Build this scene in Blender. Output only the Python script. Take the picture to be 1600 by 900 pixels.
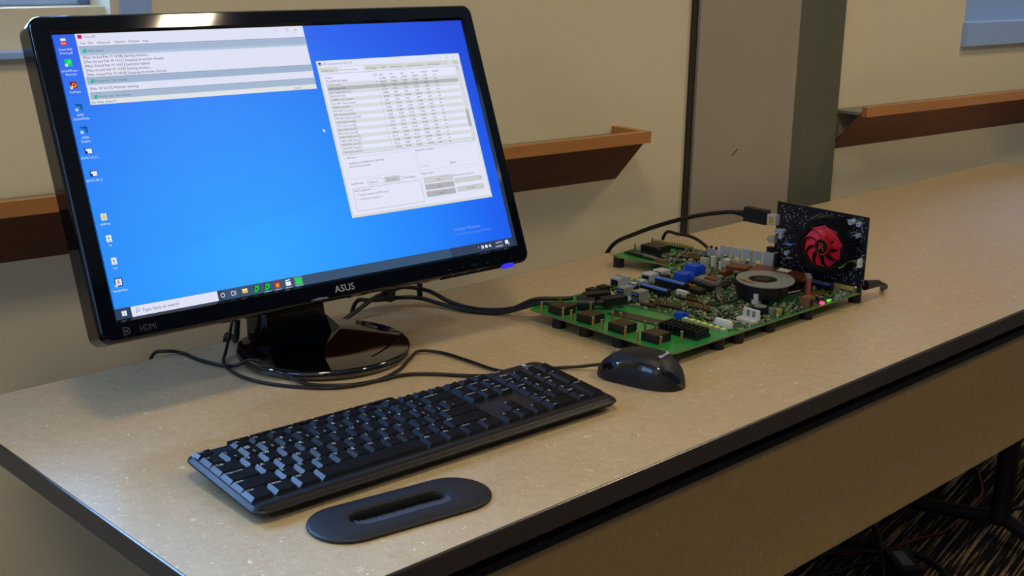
import bpy, math, random
from mathutils import Vector, Matrix
random.seed(7)
sc = bpy.context.scene
C = sc.collection
for o in list(bpy.data.objects): bpy.data.objects.remove(o)
PI = math.pi

# ------------------------------------------------------------------ camera, world, lights, exposure
cam = bpy.data.objects.new('camera', bpy.data.cameras.new('camera'))
C.objects.link(cam)
cam.location = (-0.43697, -0.71438, 0.49199)
cam.rotation_euler = (1.29971, -0.01499, -0.76479)
cam.data.lens = 43.83
cam.data.sensor_width = 36
cam.data.clip_start = 0.02
sc.camera = cam
sc.view_settings.view_transform = 'Standard'
sc.view_settings.look = 'None'
sc.view_settings.gamma = 1
sc.view_settings.use_curve_mapping = False
sc.view_settings.exposure = 0.0
w = bpy.data.worlds.new('world'); sc.world = w; w.use_nodes = True
bg = w.node_tree.nodes['Background']
bg.inputs['Color'].default_value = (0.35, 0.55, 1.0, 1); bg.inputs['Strength'].default_value = 0.6

def area(name, loc, direction, sx, sy, power, color, spread=180):
    l = bpy.data.lights.new(name, 'AREA'); l.shape = 'RECTANGLE'; l.size = sx; l.size_y = sy
    l.energy = power; l.color = color; l.spread = math.radians(spread)
    o = bpy.data.objects.new(name, l); C.objects.link(o); o.location = loc
    o.rotation_euler = Vector(direction).to_track_quat('-Z', 'Y').to_euler()
    return o
WARM = (1.0, 0.81, 0.53)
COOL = (0.26, 0.50, 1.0)
CEIL = 1.95
ceiling_spots = [(-0.15, -0.30, 11.8), (2.3, -0.35, 11), (-1.3, -1.5, 7.5), (1.34, -1.37, 12.5)]  # the third is an added fill that brightens the table's front panel
for (x, y, e) in ceiling_spots:
    area('ceiling_lamp_light', (x, y, CEIL - 0.03), (0, 0, -1), 0.16 if x == 1.34 else 0.3, 0.16 if x == 1.34 else 0.3, e, WARM)
area('left_window_daylight', (-2.16, 0.0, 0.75), (1, 0.0, -0.1), 1.2, 1.0, 7.0, COOL)
area('back_window_daylight', (-0.42, 1.07, 0.74), (0.0, -1, -0.15), 1.5, 0.62, 108.0, COOL)
area('far_window_daylight', (3.15, 0.76, 0.74), (-0.2, -1, -0.15), 1.7, 0.62, 115.0, COOL)

# ------------------------------------------------------------------ materials
def lin(c):
    return tuple(((v/255)/12.92 if v/255 <= 0.04045 else (((v/255)+0.055)/1.055)**2.4) for v in c)
def mat(name, rgb, rough=0.5, metal=0.0, spec=0.5, var=0.0, scale=30, bump=0.0, bscale=200, coat=0, linear=False, aniso=None):
    m = bpy.data.materials.new(name); m.use_nodes = True
    nt = m.node_tree; b = nt.nodes['Principled BSDF']
    c = rgb if linear else lin(rgb)
    b.inputs['Base Color'].default_value = (*c, 1)
    b.inputs['Roughness'].default_value = rough; b.inputs['Metallic'].default_value = metal
    b.inputs['Specular IOR Level'].default_value = spec
    if coat: b.inputs['Coat Weight'].default_value = coat; b.inputs['Coat Roughness'].default_value = 0.04
    tc = nt.nodes.new('ShaderNodeTexCoord')
    if var:
        n = nt.nodes.new('ShaderNodeTexNoise'); n.inputs['Scale'].default_value = scale; n.inputs['Detail'].default_value = 5
        nt.links.new(tc.outputs['Object'], n.inputs['Vector'])
        mp = nt.nodes.new('ShaderNodeMapRange'); mp.inputs['To Min'].default_value = 1-var; mp.inputs['To Max'].default_value = 1+var
        mp.inputs['From Min'].default_value = 0.3; mp.inputs['From Max'].default_value = 0.7
        nt.links.new(n.outputs['Fac'], mp.inputs['Value'])
        mx = nt.nodes.new('ShaderNodeVectorMath'); mx.operation = 'SCALE'; mx.inputs[0].default_value = c
        nt.links.new(mp.outputs['Result'], mx.inputs['Scale']); nt.links.new(mx.outputs['Vector'], b.inputs['Base Color'])
    if bump:
        n2 = nt.nodes.new('ShaderNodeTexNoise'); n2.inputs['Scale'].default_value = bscale; n2.inputs['Detail'].default_value = 3
        nt.links.new(tc.outputs['Object'], n2.inputs['Vector'])
        bp = nt.nodes.new('ShaderNodeBump'); bp.inputs['Strength'].default_value = bump; bp.inputs['Distance'].default_value = 0.001
        nt.links.new(n2.outputs['Fac'], bp.inputs['Height']); nt.links.new(bp.outputs['Normal'], b.inputs['Normal'])
    return m
_em = {}
def emis(rgb, s=1.0):
    k = (tuple(rgb), s)
    if k in _em: return _em[k]
    m = bpy.data.materials.new('glow_%d_%d_%d' % tuple(rgb)); m.use_nodes = True
    nt = m.node_tree; nt.nodes.remove(nt.nodes['Principled BSDF'])
    e = nt.nodes.new('ShaderNodeEmission'); e.inputs['Color'].default_value = (*lin(rgb), 1); e.inputs['Strength'].default_value = s
    nt.links.new(e.outputs['Emission'], nt.nodes['Material Output'].inputs['Surface'])
    _em[k] = m
    return m
def glass_mat():
    m = bpy.data.materials.new('window_glass'); m.use_nodes = True; nt = m.node_tree
    nt.nodes.remove(nt.nodes['Principled BSDF'])
    t = nt.nodes.new('ShaderNodeBsdfTransparent'); g = nt.nodes.new('ShaderNodeBsdfGlossy'); g.inputs['Roughness'].default_value = 0.02
    f = nt.nodes.new('ShaderNodeFresnel'); f.inputs['IOR'].default_value = 1.45
    x = nt.nodes.new('ShaderNodeMixShader')
    nt.links.new(f.outputs[0], x.inputs[0]); nt.links.new(t.outputs[0], x.inputs[1]); nt.links.new(g.outputs[0], x.inputs[2])
    nt.links.new(x.outputs[0], nt.nodes['Material Output'].inputs['Surface'])
    return m
def laminate(name, rgb, rgb2, fib=1.0, rough=0.36):
    """Particle-look laminate: mottled tan with short pale and dark strands."""
    m = bpy.data.materials.new(name); m.use_nodes = True; nt = m.node_tree; L = nt.links
    b = nt.nodes['Principled BSDF']; b.inputs['Roughness'].default_value = rough; b.inputs['Specular IOR Level'].default_value = 1.0
    tc = nt.nodes.new('ShaderNodeTexCoord')
    def noise(scale, detail=2, off=(0, 0, 0), dist=0.0):
        mp = nt.nodes.new('ShaderNodeMapping'); mp.inputs['Location'].default_value = off
        L.new(tc.outputs['Object'], mp.inputs['Vector'])
        n = nt.nodes.new('ShaderNodeTexNoise'); n.inputs['Scale'].default_value = scale; n.inputs['Detail'].default_value = detail
        n.inputs['Distortion'].default_value = dist
        L.new(mp.outputs['Vector'], n.inputs['Vector']); return n.outputs['Fac']
    def math_(op, a, bb=None, c=None):
        n = nt.nodes.new('ShaderNodeMath'); n.operation = op
        for i, v in enumerate((a, bb, c)):
            if v is None: continue
            if isinstance(v, (int, float)): n.inputs[i].default_value = v
            else: L.new(v, n.inputs[i])
        return n.outputs[0]
    def ramp(v, lo, hi):
        n = nt.nodes.new('ShaderNodeMapRange'); n.inputs['From Min'].default_value = lo; n.inputs['From Max'].default_value = hi
        L.new(v, n.inputs['Value']); return n.outputs['Result']
    def strands(scale, off, width, dens):
        a = noise(scale, 1, off, 0.6)
        band = ramp(math_('ABSOLUTE', math_('SUBTRACT', a, 0.5)), width, width*0.35)
        mask = ramp(noise(scale*2.1, 1, (off[0]+7, off[1]+3, 0)), dens, dens+0.03)
        return math_('MULTIPLY', band, mask)
    pale = math_('MAXIMUM', strands(46, (1, 2, 0), 0.0065, 0.575), strands(72, (5, 9, 0), 0.0075, 0.58))
    pale = math_('MAXIMUM', pale, strands(105, (11, 4, 0), 0.0085, 0.585))
    dark = strands(88, (3, 17, 0), 0.009, 0.575)
    speck = ramp(noise(420, 2), 0.66, 0.72)
    def mixc(f, c1, c2):
        n = nt.nodes.new('ShaderNodeMix'); n.data_type = 'RGBA'
        if isinstance(f, (int, float)): n.inputs[0].default_value = f
        else: L.new(f, n.inputs[0])
        for s, c in ((6, c1), (7, c2)):
            if isinstance(c, tuple): n.inputs[s].default_value = (*c, 1)
            else: L.new(c, n.inputs[s])
        return n.outputs[2]
    base = mixc(ramp(noise(110, 6), 0.3, 0.7), lin(rgb), lin(rgb2))
    base = mixc(math_('MULTIPLY', ramp(noise(9, 3), 0.35, 0.7), 0.35), base, lin(tuple(v*0.93 for v in rgb)))
    base = mixc(math_('MULTIPLY', dark, 0.42*fib), base, lin((110, 84, 52)))
    base = mixc(math_('MULTIPLY', speck, 0.25*fib), base, lin((112, 88, 58)))
    base = mixc(math_('MULTIPLY', pale, 0.85*fib), base, lin((244, 228, 196)))
    L.new(base, b.inputs['Base Color'])
    return m
def wood_mat(name, rgb, rgb2, rough=0.4):
    m = bpy.data.materials.new(name); m.use_nodes = True; nt = m.node_tree; L = nt.links
    b = nt.nodes['Principled BSDF']; b.inputs['Roughness'].default_value = rough
    tc = nt.nodes.new('ShaderNodeTexCoord'); mp = nt.nodes.new('ShaderNodeMapping'); mp.inputs['Scale'].default_value = (2, 30, 30)
    n = nt.nodes.new('ShaderNodeTexNoise'); n.inputs['Scale'].default_value = 3; n.inputs['Detail'].default_value = 6
    r = nt.nodes.new('ShaderNodeValToRGB'); r.color_ramp.elements[0].position = 0.3; r.color_ramp.elements[1].position = 0.7
    r.color_ramp.elements[0].color = (*lin(rgb), 1); r.color_ramp.elements[1].color = (*lin(rgb2), 1)
    L.new(tc.outputs['Object'], mp.inputs['Vector']); L.new(mp.outputs['Vector'], n.inputs['Vector'])
    L.new(n.outputs['Fac'], r.inputs['Fac']); L.new(r.outputs['Color'], b.inputs['Base Color'])
    return m
def carpet_mat():
    m = bpy.data.materials.new('striped_carpet'); m.use_nodes = True; nt = m.node_tree; L = nt.links
    b = nt.nodes['Principled BSDF']; b.inputs['Roughness'].default_value = 0.95; b.inputs['Specular IOR Level'].default_value = 0.1
    tc = nt.nodes.new('ShaderNodeTexCoord')
    mp = nt.nodes.new('ShaderNodeMapping'); mp.inputs['Rotation'].default_value = (0, 0, -0.19)
    mp2 = nt.nodes.new('ShaderNodeMapping'); mp2.inputs['Scale'].default_value = (2.2, 62, 1)
    n = nt.nodes.new('ShaderNodeTexNoise'); n.inputs['Scale'].default_value = 2.4; n.inputs['Detail'].default_value = 2
    r = nt.nodes.new('ShaderNodeValToRGB'); e = r.color_ramp.elements
    e[0].position = 0.50; e[0].color = (*lin((44, 41, 40)), 1); e[1].position = 0.56; e[1].color = (*lin((92, 78, 62)), 1)
    e2 = e.new(0.62); e2.color = (*lin((196, 164, 118)), 1)
    n2 = nt.nodes.new('ShaderNodeTexNoise'); n2.inputs['Scale'].default_value = 160; n2.inputs['Detail'].default_value = 2
    mx = nt.nodes.new('ShaderNodeMix'); mx.data_type = 'RGBA'; mx.blend_type = 'MULTIPLY'; mx.inputs[0].default_value = 0.8
    r2 = nt.nodes.new('ShaderNodeValToRGB'); r2.color_ramp.elements[0].position = 0.35; r2.color_ramp.elements[0].color = (.35, .35, .35, 1); r2.color_ramp.elements[1].position = .62
    L.new(tc.outputs['Object'], mp.inputs['Vector']); L.new(mp.outputs['Vector'], mp2.inputs['Vector']); L.new(mp2.outputs['Vector'], n.inputs['Vector']); L.new(n.outputs['Fac'], r.inputs['Fac'])
    L.new(tc.outputs['Object'], n2.inputs['Vector']); L.new(n2.outputs['Fac'], r2.inputs['Fac'])
    L.new(r.outputs['Color'], mx.inputs[6]); L.new(r2.outputs['Color'], mx.inputs[7]); L.new(mx.outputs[2], b.inputs['Base Color'])
    bp = nt.nodes.new('ShaderNodeBump'); bp.inputs['Strength'].default_value = 0.8; bp.inputs['Distance'].default_value = 0.003
    L.new(n2.outputs['Fac'], bp.inputs['Height']); L.new(bp.outputs['Normal'], b.inputs['Normal'])
    return m
def wallpaper_mat():
    m = bpy.data.materials.new('screen_picture'); m.use_nodes = True; nt = m.node_tree; L = nt.links
    nt.nodes.remove(nt.nodes['Principled BSDF'])
    tc = nt.nodes.new('ShaderNodeTexCoord'); sp = nt.nodes.new('ShaderNodeSeparateXYZ'); L.new(tc.outputs['Object'], sp.inputs[0])
    def mth(op, a, b=None, c=None):
        n = nt.nodes.new('ShaderNodeMath'); n.operation = op
        for i, v in enumerate((a, b, c)):
            if v is None: continue
            if isinstance(v, (int, float)): n.inputs[i].default_value = v
            else: L.new(v, n.inputs[i])
        return n.outputs[0]
    u, v = sp.outputs['X'], sp.outputs['Y']
    du = mth('MULTIPLY', mth('SUBTRACT', u, 0.17), 0.95); dv = mth('MULTIPLY', mth('SUBTRACT', v, 0.03), 1.15)
    d = mth('SQRT', mth('ADD', mth('MULTIPLY', du, du), mth('MULTIPLY', dv, dv)))
    r = nt.nodes.new('ShaderNodeValToRGB'); L.new(mth('DIVIDE', d, 0.5), r.inputs['Fac'])
    e = r.color_ramp.elements; e[0].position = 0.0; e[0].color = (*lin((52, 166, 255)), 1); e[1].position = 1.0; e[1].color = (*lin((22, 58, 205)), 1)
    for p, c in ((.25, (42, 150, 255)), (.45, (34, 132, 252)), (.65, (28, 98, 240)), (.82, (26, 78, 226))):
        q = e.new(p); q.color = (*lin(c), 1)
    # the soft light beam of the desktop picture: a brighter wedge under a slanting edge
    edge = mth('SUBTRACT', mth('ADD', mth('MULTIPLY', u, 0.16), 0.048), v)
    k = nt.nodes.new('ShaderNodeMapRange'); k.inputs['From Min'].default_value = -0.001; k.inputs['From Max'].default_value = 0.003; k.inputs['To Min'].default_value = 0.965; k.inputs['To Max'].default_value = 1.0
    L.new(edge, k.inputs['Value'])
    em = nt.nodes.new('ShaderNodeEmission'); L.new(r.outputs['Color'], em.inputs['Color']); L.new(k.outputs['Result'], em.inputs['Strength'])
    gl = nt.nodes.new('ShaderNodeBsdfGlossy'); gl.inputs['Roughness'].default_value = 0.35; gl.inputs['Color'].default_value = (.02, .02, .02, 1)
    ad = nt.nodes.new('ShaderNodeAddShader'); L.new(em.outputs[0], ad.inputs[0]); L.new(gl.outputs[0], ad.inputs[1])
    L.new(ad.outputs[0], nt.nodes['Material Output'].inputs['Surface'])
    return m

M = dict(
    wall=mat('painted_wall', (226, 213, 178), 0.75, var=0.03, scale=4, bump=0.25, bscale=160),
    white=mat('daylight_tinted_paint', (156, 186, 232), 0.45),  # blue of the daylight on the window trim is put into its colour
    greypanel=mat('grey_panel', (168, 155, 137), 0.8, var=0.03, scale=8, bump=0.15, bscale=300),
    greenpost=mat('grey_green_post', (98, 98, 78), 0.55, var=0.03),
    greenpost2=mat('grey_green_post_side', (128, 128, 108), 0.5),
    darkwall=mat('dimmed_wall', (58, 58, 68), 0.8),  # unseen front wall, colour darkened so glossy plastic mirrors a dim room
    seam=mat('dark_seam', (50, 42, 38), 0.8),
    ceil=mat('ceiling_paint', (205, 198, 180), 0.9),
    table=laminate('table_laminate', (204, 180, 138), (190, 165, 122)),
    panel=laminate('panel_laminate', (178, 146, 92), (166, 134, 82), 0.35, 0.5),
    edge=mat('edge_band', (58, 53, 50), 0.24, var=0.06, bump=0.1),
    edgedark=mat('dark_channel', (14, 14, 16), 0.6),
    leg=mat('black_painted_steel', (16, 16, 17), 0.45),
    lip=wood_mat('tray_lip_wood', (176, 116, 58), (194, 132, 70)),
    board=wood_mat('tray_board_wood', (104, 56, 34), (118, 66, 40), 0.5),
    carpet=carpet_mat(),
    gloss=mat('gloss_black_plastic', (7, 7, 8), 0.05, spec=1.0, coat=0.5),
    glossb=mat('bezel_gloss_black', (7, 7, 9), 0.05, spec=0.4),
    neck=mat('neck_black_plastic', (6, 7, 11), 0.16, spec=0.35),
    matte=mat('matte_black_plastic', (13, 13, 14), 0.48, bump=0.1, bscale=900),
    keyb=mat('keyboard_black', (12, 12, 13), 0.42, spec=0.4, var=0.1, scale=60, bump=0.12, bscale=700),
    keytop=mat('keycap_black', (11, 11, 12), 0.6, spec=0.16, bump=0.1, bscale=900),
    keyskirt=mat('keycap_skirt', (26, 27, 31), 0.35, spec=0.68),
    pit=mat('recess_black', (4, 4, 4), 0.8),
    print_=mat('legend_white', (205, 210, 220), 0.5),
    logo=mat('logo_silver', (190, 190, 190), 0.35, metal=0.3),
    logodark=mat('logo_dark_grey', (66, 66, 70), 0.3),
    silver=mat('bezel_silver_line', (200, 200, 205), 0.25, metal=0.9),
    grommet=mat('grommet_plastic', (20, 21, 24), 0.5, bump=0.15, bscale=1200),
    brush=mat('lit_bristles', (84, 90, 104), 0.4),
    cable=mat('cable_black', (11, 11, 12), 0.42),
    cablered=mat('cable_red', (132, 22, 40), 0.5),
    pcb=mat('green_solder_mask', (34, 140, 58), 0.32, var=0.18, scale=12, coat=0.3),
    pcbside=mat('circuit_board_edge', (120, 112, 70), 0.6),
    trace=mat('populated_board', (44, 84, 46), 0.45, var=0.6, scale=260),
    chip=mat('chip_black', (18, 18, 20), 0.4),
    chipb=mat('chip_brown', (52, 42, 34), 0.35),
    gold=mat('gold_pins', (196, 152, 84), 0.35, metal=0.8),
    copper=mat('copper', (176, 104, 66), 0.3, metal=0.9),
    steel=mat('brushed_steel', (150, 154, 146), 0.38, metal=0.35),
    tin=mat('tinned_steel', (206, 214, 220), 0.28, metal=0.5),
    khaki=mat('khaki_bracket', (178, 176, 148), 0.45, metal=0.2),
    slotblue=mat('slot_blue', (84, 134, 224), 0.4),
    blue=mat('block_blue', (14, 70, 196), 0.4),
    white_=mat('connector_white', (206, 206, 196), 0.5),
    cream=mat('component_cream', (176, 170, 134), 0.6),
    greyc=mat('component_grey', (120, 124, 118), 0.4),
    orange=mat('component_orange', (120, 84, 56), 0.5),
    amber=mat('amber_insert', (206, 156, 40), 0.45),
    yellow=mat('component_yellow', (170, 150, 70), 0.5),
    cardpcb=mat('navy_solder_mask', (13, 16, 30), 0.35, var=0.2, scale=40),
    fins=mat('black_fins', (9, 9, 10), 0.42),
    fanred=mat('fan_red', (214, 30, 54), 0.42),
    rub=mat('rubber_black', (12, 12, 14), 0.6),
    tubered=mat('red_sleeve', (176, 74, 80), 0.5),
    label=mat('label_cream', (190, 184, 164), 0.6),
    wirey=mat('wire_yellow_green', (130, 150, 60), 0.5),
    wirer=mat('wire_red', (150, 50, 40), 0.5),
    wireo=mat('wire_tan', (180, 130, 90), 0.5),
    glass=glass_mat(),
)

# ------------------------------------------------------------------ mesh builder
_txt = {}
def text_mesh(s, align='LEFT', ext=0.0):
    k = (s, align, ext)
    if k in _txt: return _txt[k]
    cu = bpy.data.curves.new('t', 'FONT'); cu.body = s; cu.size = 1; cu.align_x = align; cu.resolution_u = 2; cu.extrude = ext
    ob = bpy.data.objects.new('t', cu); C.objects.link(ob)
    dg = bpy.context.evaluated_depsgraph_get(); dg.update()
    me = ob.evaluated_get(dg).to_mesh()
    r = ([v.co.copy() for v in me.vertices], [tuple(p.vertices) for p in me.polygons])
    ob.evaluated_get(dg).to_mesh_clear()
    bpy.data.objects.remove(ob); bpy.data.curves.remove(cu)
    _txt[k] = r
    return r
def catmull(pts, n=8):
    P = [Vector(p) for p in pts]; P = [P[0]*2-P[1]] + P + [P[-1]*2-P[-2]]; out = []
    for i in range(1, len(P)-2):
        for j in range(n):
            t = j/n; a, b, c, d = P[i-1], P[i], P[i+1], P[i+2]
            out.append(0.5*((2*b)+(c-a)*t+(2*a-5*b+4*c-d)*t*t+(3*b-3*c+d-a)*t**3))
    out.append(P[-2]); return out
class MB:
    def __init__(s, T=None): s.v = []; s.f = []; s.m = []; s.sm = []; s.mats = []; s.T = T or Matrix()
    def mi(s, m):
        m = M[m] if isinstance(m, str) else m
        if m not in s.mats: s.mats.append(m)
        return s.mats.index(m)
    def add(s, vs, fs, m, smooth=False, T=None):
        b = len(s.v); X = s.T @ T if T else s.T; k = s.mi(m)
        s.v += [X @ Vector(v) for v in vs]; s.f += [tuple(i+b for i in f) for f in fs]
        s.m += [k]*len(fs); s.sm += [smooth]*len(fs); return s
    def box(s, c, d, m, rz=0, top=(1, 1), T=None):
        x, y, z = d[0]/2, d[1]/2, d[2]/2; tx, ty = top
        vs = [(-x, -y, -z), (x, -y, -z), (x, y, -z), (-x, y, -z), (-x*tx, -y*ty, z), (x*tx, -y*ty, z), (x*tx, y*ty, z), (-x*tx, y*ty, z)]
        fs = [(3, 2, 1, 0), (4, 5, 6, 7), (0, 1, 5, 4), (1, 2, 6, 5), (2, 3, 7, 6), (3, 0, 4, 7)]
        X = Matrix.Translation(c) @ Matrix.Rotation(rz, 4, 'Z')
        return s.add(vs, fs, m, False, (T @ X) if T else X)
    def span(s, a, b, m):
        return s.box([(a[i]+b[i])/2 for i in range(3)], [abs(b[i]-a[i]) for i in range(3)], m)
    def cyl(s, a, b, r, m, n=16, r2=None, smooth=True, caps=True):
        a, b = Vector(a), Vector(b); q = (b-a).to_track_quat('Z', 'Y').to_matrix(); r2 = r if r2 is None else r2
        vs = []
        for c, rr in ((a, r), (b, r2)):
            for i in range(n):
                t = 2*PI*i/n; vs.append(c + q @ Vector((math.cos(t)*rr, math.sin(t)*rr, 0)))
        s.add(vs, [(i, (i+1) % n, n+(i+1) % n, n+i) for i in range(n)], m, smooth)
        if caps: s.add(vs, [tuple(range(n-1, -1, -1)), tuple(range(n, 2*n))], m)
        return s
    def tube(s, pts, r, m, n=10, sub=8):
        P = catmull(pts, sub) if sub else [Vector(p) for p in pts]; vs = []
        up = Vector((0.13, 0.21, 0.97)).normalized()
        for i, p in enumerate(P):
            d = (P[min(i+1, len(P)-1)]-P[max(i-1, 0)]).normalized()
            a = d.cross(up)
            if a.length < 1e-3: a = d.cross(Vector((1, 0, 0)))
            a.normalize(); b = d.cross(a)
            for k in range(n):
                t = 2*PI*k/n; vs.append(p+(a*math.cos(t)+b*math.sin(t))*r)
        fs = [(i*n+k, i*n+(k+1) % n, (i+1)*n+(k+1) % n, (i+1)*n+k) for i in range(len(P)-1) for k in range(n)]
        fs += [tuple(range(n-1, -1, -1)), tuple(range((len(P)-1)*n, len(P)*n))]
        return s.add(vs, fs, m, True)
    def prism(s, poly, z0, z1, m, side=None, T=None, smooth=False, topm=None):
        n = len(poly); vs = [(p[0], p[1], z0) for p in poly] + [(p[0], p[1], z1) for p in poly]
        s.add(vs, [tuple(range(n-1, -1, -1))], m, False, T); s.add(vs, [tuple(range(n, 2*n))], topm or m, False, T)
        return s.add(vs, [(i, (i+1) % n, n+(i+1) % n, n+i) for i in range(n)], side or m, smooth, T)
    def ring(s, outer, inner, z0, z1, m, T=None, zi1=None):
        n = len(outer); zi1 = z1 if zi1 is None else zi1
        vs = [(p[0], p[1], z0) for p in outer]+[(p[0], p[1], z1) for p in outer]+[(p[0], p[1], z0) for p in inner]+[(p[0], p[1], zi1) for p in inner]
        fs = []
        for i in range(n):
            j = (i+1) % n
            fs += [(i, j, n+j, n+i), (n+i, n+j, 3*n+j, 3*n+i), (3*n+i, 3*n+j, 2*n+j, 2*n+i), (2*n+i, 2*n+j, j, i)]
        return s.add(vs, fs, m, False, T)
    def lathe(s, prof, c, m, n=48):
        vs = [(c[0]+r*math.cos(2*PI*i/n), c[1]+r*math.sin(2*PI*i/n), c[2]+z) for r, z in prof for i in range(n)]
        fs = [(a*n+i, a*n+(i+1) % n, (a+1)*n+(i+1) % n, (a+1)*n+i) for a in range(len(prof)-1) for i in range(n)]
        if prof[0][0] > 0: fs.append(tuple(range(n-1, -1, -1)))
        if prof[-1][0] > 0: fs.append(tuple(range((len(prof)-1)*n, len(prof)*n)))
        return s.add(vs, fs, m, True)
    def text(s, t, size, m, T, align='LEFT', ext=0.0, sx=1.0):
        vs, fs = text_mesh(t, align, ext)
        return s.add([(v.x*size*sx, v.y*size, v.z*size) for v in vs], fs, m, False, T)
    def build(s, name, parent=None, bevel=0, label=None, segs=2, auto=False):
        me = bpy.data.meshes.new(name); me.from_pydata([tuple(v) for v in s.v], [], s.f)
        for m in s.mats: me.materials.append(m)
        me.polygons.foreach_set('material_index', s.m); me.polygons.foreach_set('use_smooth', s.sm); me.update()
        o = bpy.data.objects.new(name, me); C.objects.link(o)
        if parent: o.parent = parent
        if label: o['label'] = label
        if bevel:
            b = o.modifiers.new('bevel', 'BEVEL'); b.width = bevel; b.segments = segs; b.limit_method = 'ANGLE'; b.angle_limit = 0.6
            b.harden_normals = False
        return o
def tag(o, label, cat, group=None):
    o['label'] = label; o['category'] = cat
    if group: o['group'] = group
    return o
def thing(name, label, cat, loc=(0, 0, 0), rot=(0, 0, 0), group=None):
    o = bpy.data.objects.new(name, None); C.objects.link(o); o.location = loc; o.rotation_euler = rot
    o.empty_display_size = 0.02
    return tag(o, label, cat, group)
def struct(mb, name, **k):
    o = mb.build(name, **k); o['kind'] = 'structure'; return o
def rrect(x0, y0, x1, y1, r, n=6):
    out = []
    for cx, cy, a in ((x1-r, y0+r, -PI/2), (x1-r, y1-r, 0), (x0+r, y1-r, PI/2), (x0+r, y0+r, PI)):
        for i in range(n+1): t = a+PI/2*i/n; out.append((cx+r*math.cos(t), cy+r*math.sin(t)))
    return out
TR = Matrix.Translation
def RX(a): return Matrix.Rotation(a, 4, 'X')
def RY(a): return Matrix.Rotation(a, 4, 'Y')
def RZ(a): return Matrix.Rotation(a, 4, 'Z')

# ------------------------------------------------------------------ room
FL = -0.74
WYAW = math.atan(-0.10036)
WT = TR((0, 0.8726, 0)) @ RZ(WYAW)           # wall frame: x along the wall, y into it, z up
X0, X1, Y0 = -2.2, 4.6, -3.0
fl = MB(); fl.box(((X0+X1)/2, -0.9, FL-0.05), (X1-X0+.4, 4.8, 0.1), 'carpet'); struct(fl, 'floor')
ce = MB(); ce.box(((X0+X1)/2, -0.9, CEIL+0.05), (X1-X0+.4, 4.8, 0.1), 'ceil'); struct(ce, 'ceiling')
# back wall with two window recesses: slabs around the openings
WA = (-1.25, 0.335, 0.342, 1.55)              # window 1 opening in wall frame x0,x1,z0,z1
WB = (2.290, 4.0, 0.328, 1.55)
bw = MB(WT); TH = 0.12
def slab(x0, x1, z0, z1): bw.span((x0, 0, z0), (x1, TH, z1), 'wall')
slab(-2.3, 4.75, FL, WB[2]); slab(-2.3, WB[0], WB[2], WA[2]+0.008)
slab(-2.3, WA[0], WA[2]+0.008, WA[3]); slab(WA[1], WB[0], WA[2]+0.008, WA[3]); slab(WB[1], 4.75, WB[2], WA[3])
slab(-2.3, 4.75, WA[3], CEIL)
struct(bw, 'wall_back')
lw = MB()
for a, b in (((X0-.1, Y0, FL), (X0, 1.3, -0.1)), ((X0-.1, Y0, 1.55), (X0, 1.3, CEIL)), ((X0-.1, Y0, -0.1), (X0, -0.95, 1.55)), ((X0-.1, 0.95, -0.1), (X0, 1.3, 1.55))):
    lw.span(a, b, 'wall')
struct(lw, 'wall_left')
rw = MB(); rw.span((X1, Y0, FL), (X1+.1, 1.0, CEIL), 'wall'); struct(rw, 'wall_right')
fw = MB(); fw.span((X0-.1, Y0-.1, FL), (X1+.1, Y0, CEIL), 'darkwall'); struct(fw, 'wall_front')
# windows
def window(name, x0, x1, z0, z1, T, deep=0.07, fr=0.045):
    root = bpy.data.objects.new(name, None); C.objects.link(root); root['kind'] = 'structure'; root.matrix_world = T
    f = MB()
    for a, b in (((x0, deep, z0), (x1, deep+.04, z0+fr)), ((x0, deep, z1-fr), (x1, deep+.04, z1)), ((x0, deep, z0), (x0+fr, deep+.04, z1)), ((x1-fr, deep, z0), (x1, deep+.04, z1))):
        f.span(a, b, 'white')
    f.build('window_frame', root, bevel=0.003)
    g = MB(); g.span((x0+fr, deep+.015, z0+fr), (x1-fr, deep+.02, z1-fr), 'glass'); g.build('window_pane', root)
    return root
w1 = window('window_1', WA[0], WA[1], 0.402, WA[3], WT, fr=0.02)
s = MB(); s.span((WA[0], 0.02, 0.350), (WA[1], 0.09, 0.402), 'wall'); s.build('window_apron', w1)
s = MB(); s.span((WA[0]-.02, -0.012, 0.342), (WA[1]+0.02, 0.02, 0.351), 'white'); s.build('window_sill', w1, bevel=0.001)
s = MB(); s.span((0.347, -0.004, 0.37), (0.390, -0.0004, WA[3]+.04), 'white'); s.build('daylit_wall_strip', w1)  # flat strip coloured pale blue for window light falling on the wall
w2 = window('window_2', WB[0], WB[1], 0.40, WB[3], WT, fr=0.03)
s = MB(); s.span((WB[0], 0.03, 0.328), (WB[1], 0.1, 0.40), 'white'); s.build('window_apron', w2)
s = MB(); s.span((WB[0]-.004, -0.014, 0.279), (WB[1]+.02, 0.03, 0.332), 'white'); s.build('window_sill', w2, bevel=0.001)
w3 = window('window_3', -0.95, 0.95, -0.1, 1.55, TR((X0, 0, 0)) @ RZ(PI/2), deep=0.02)
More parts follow.
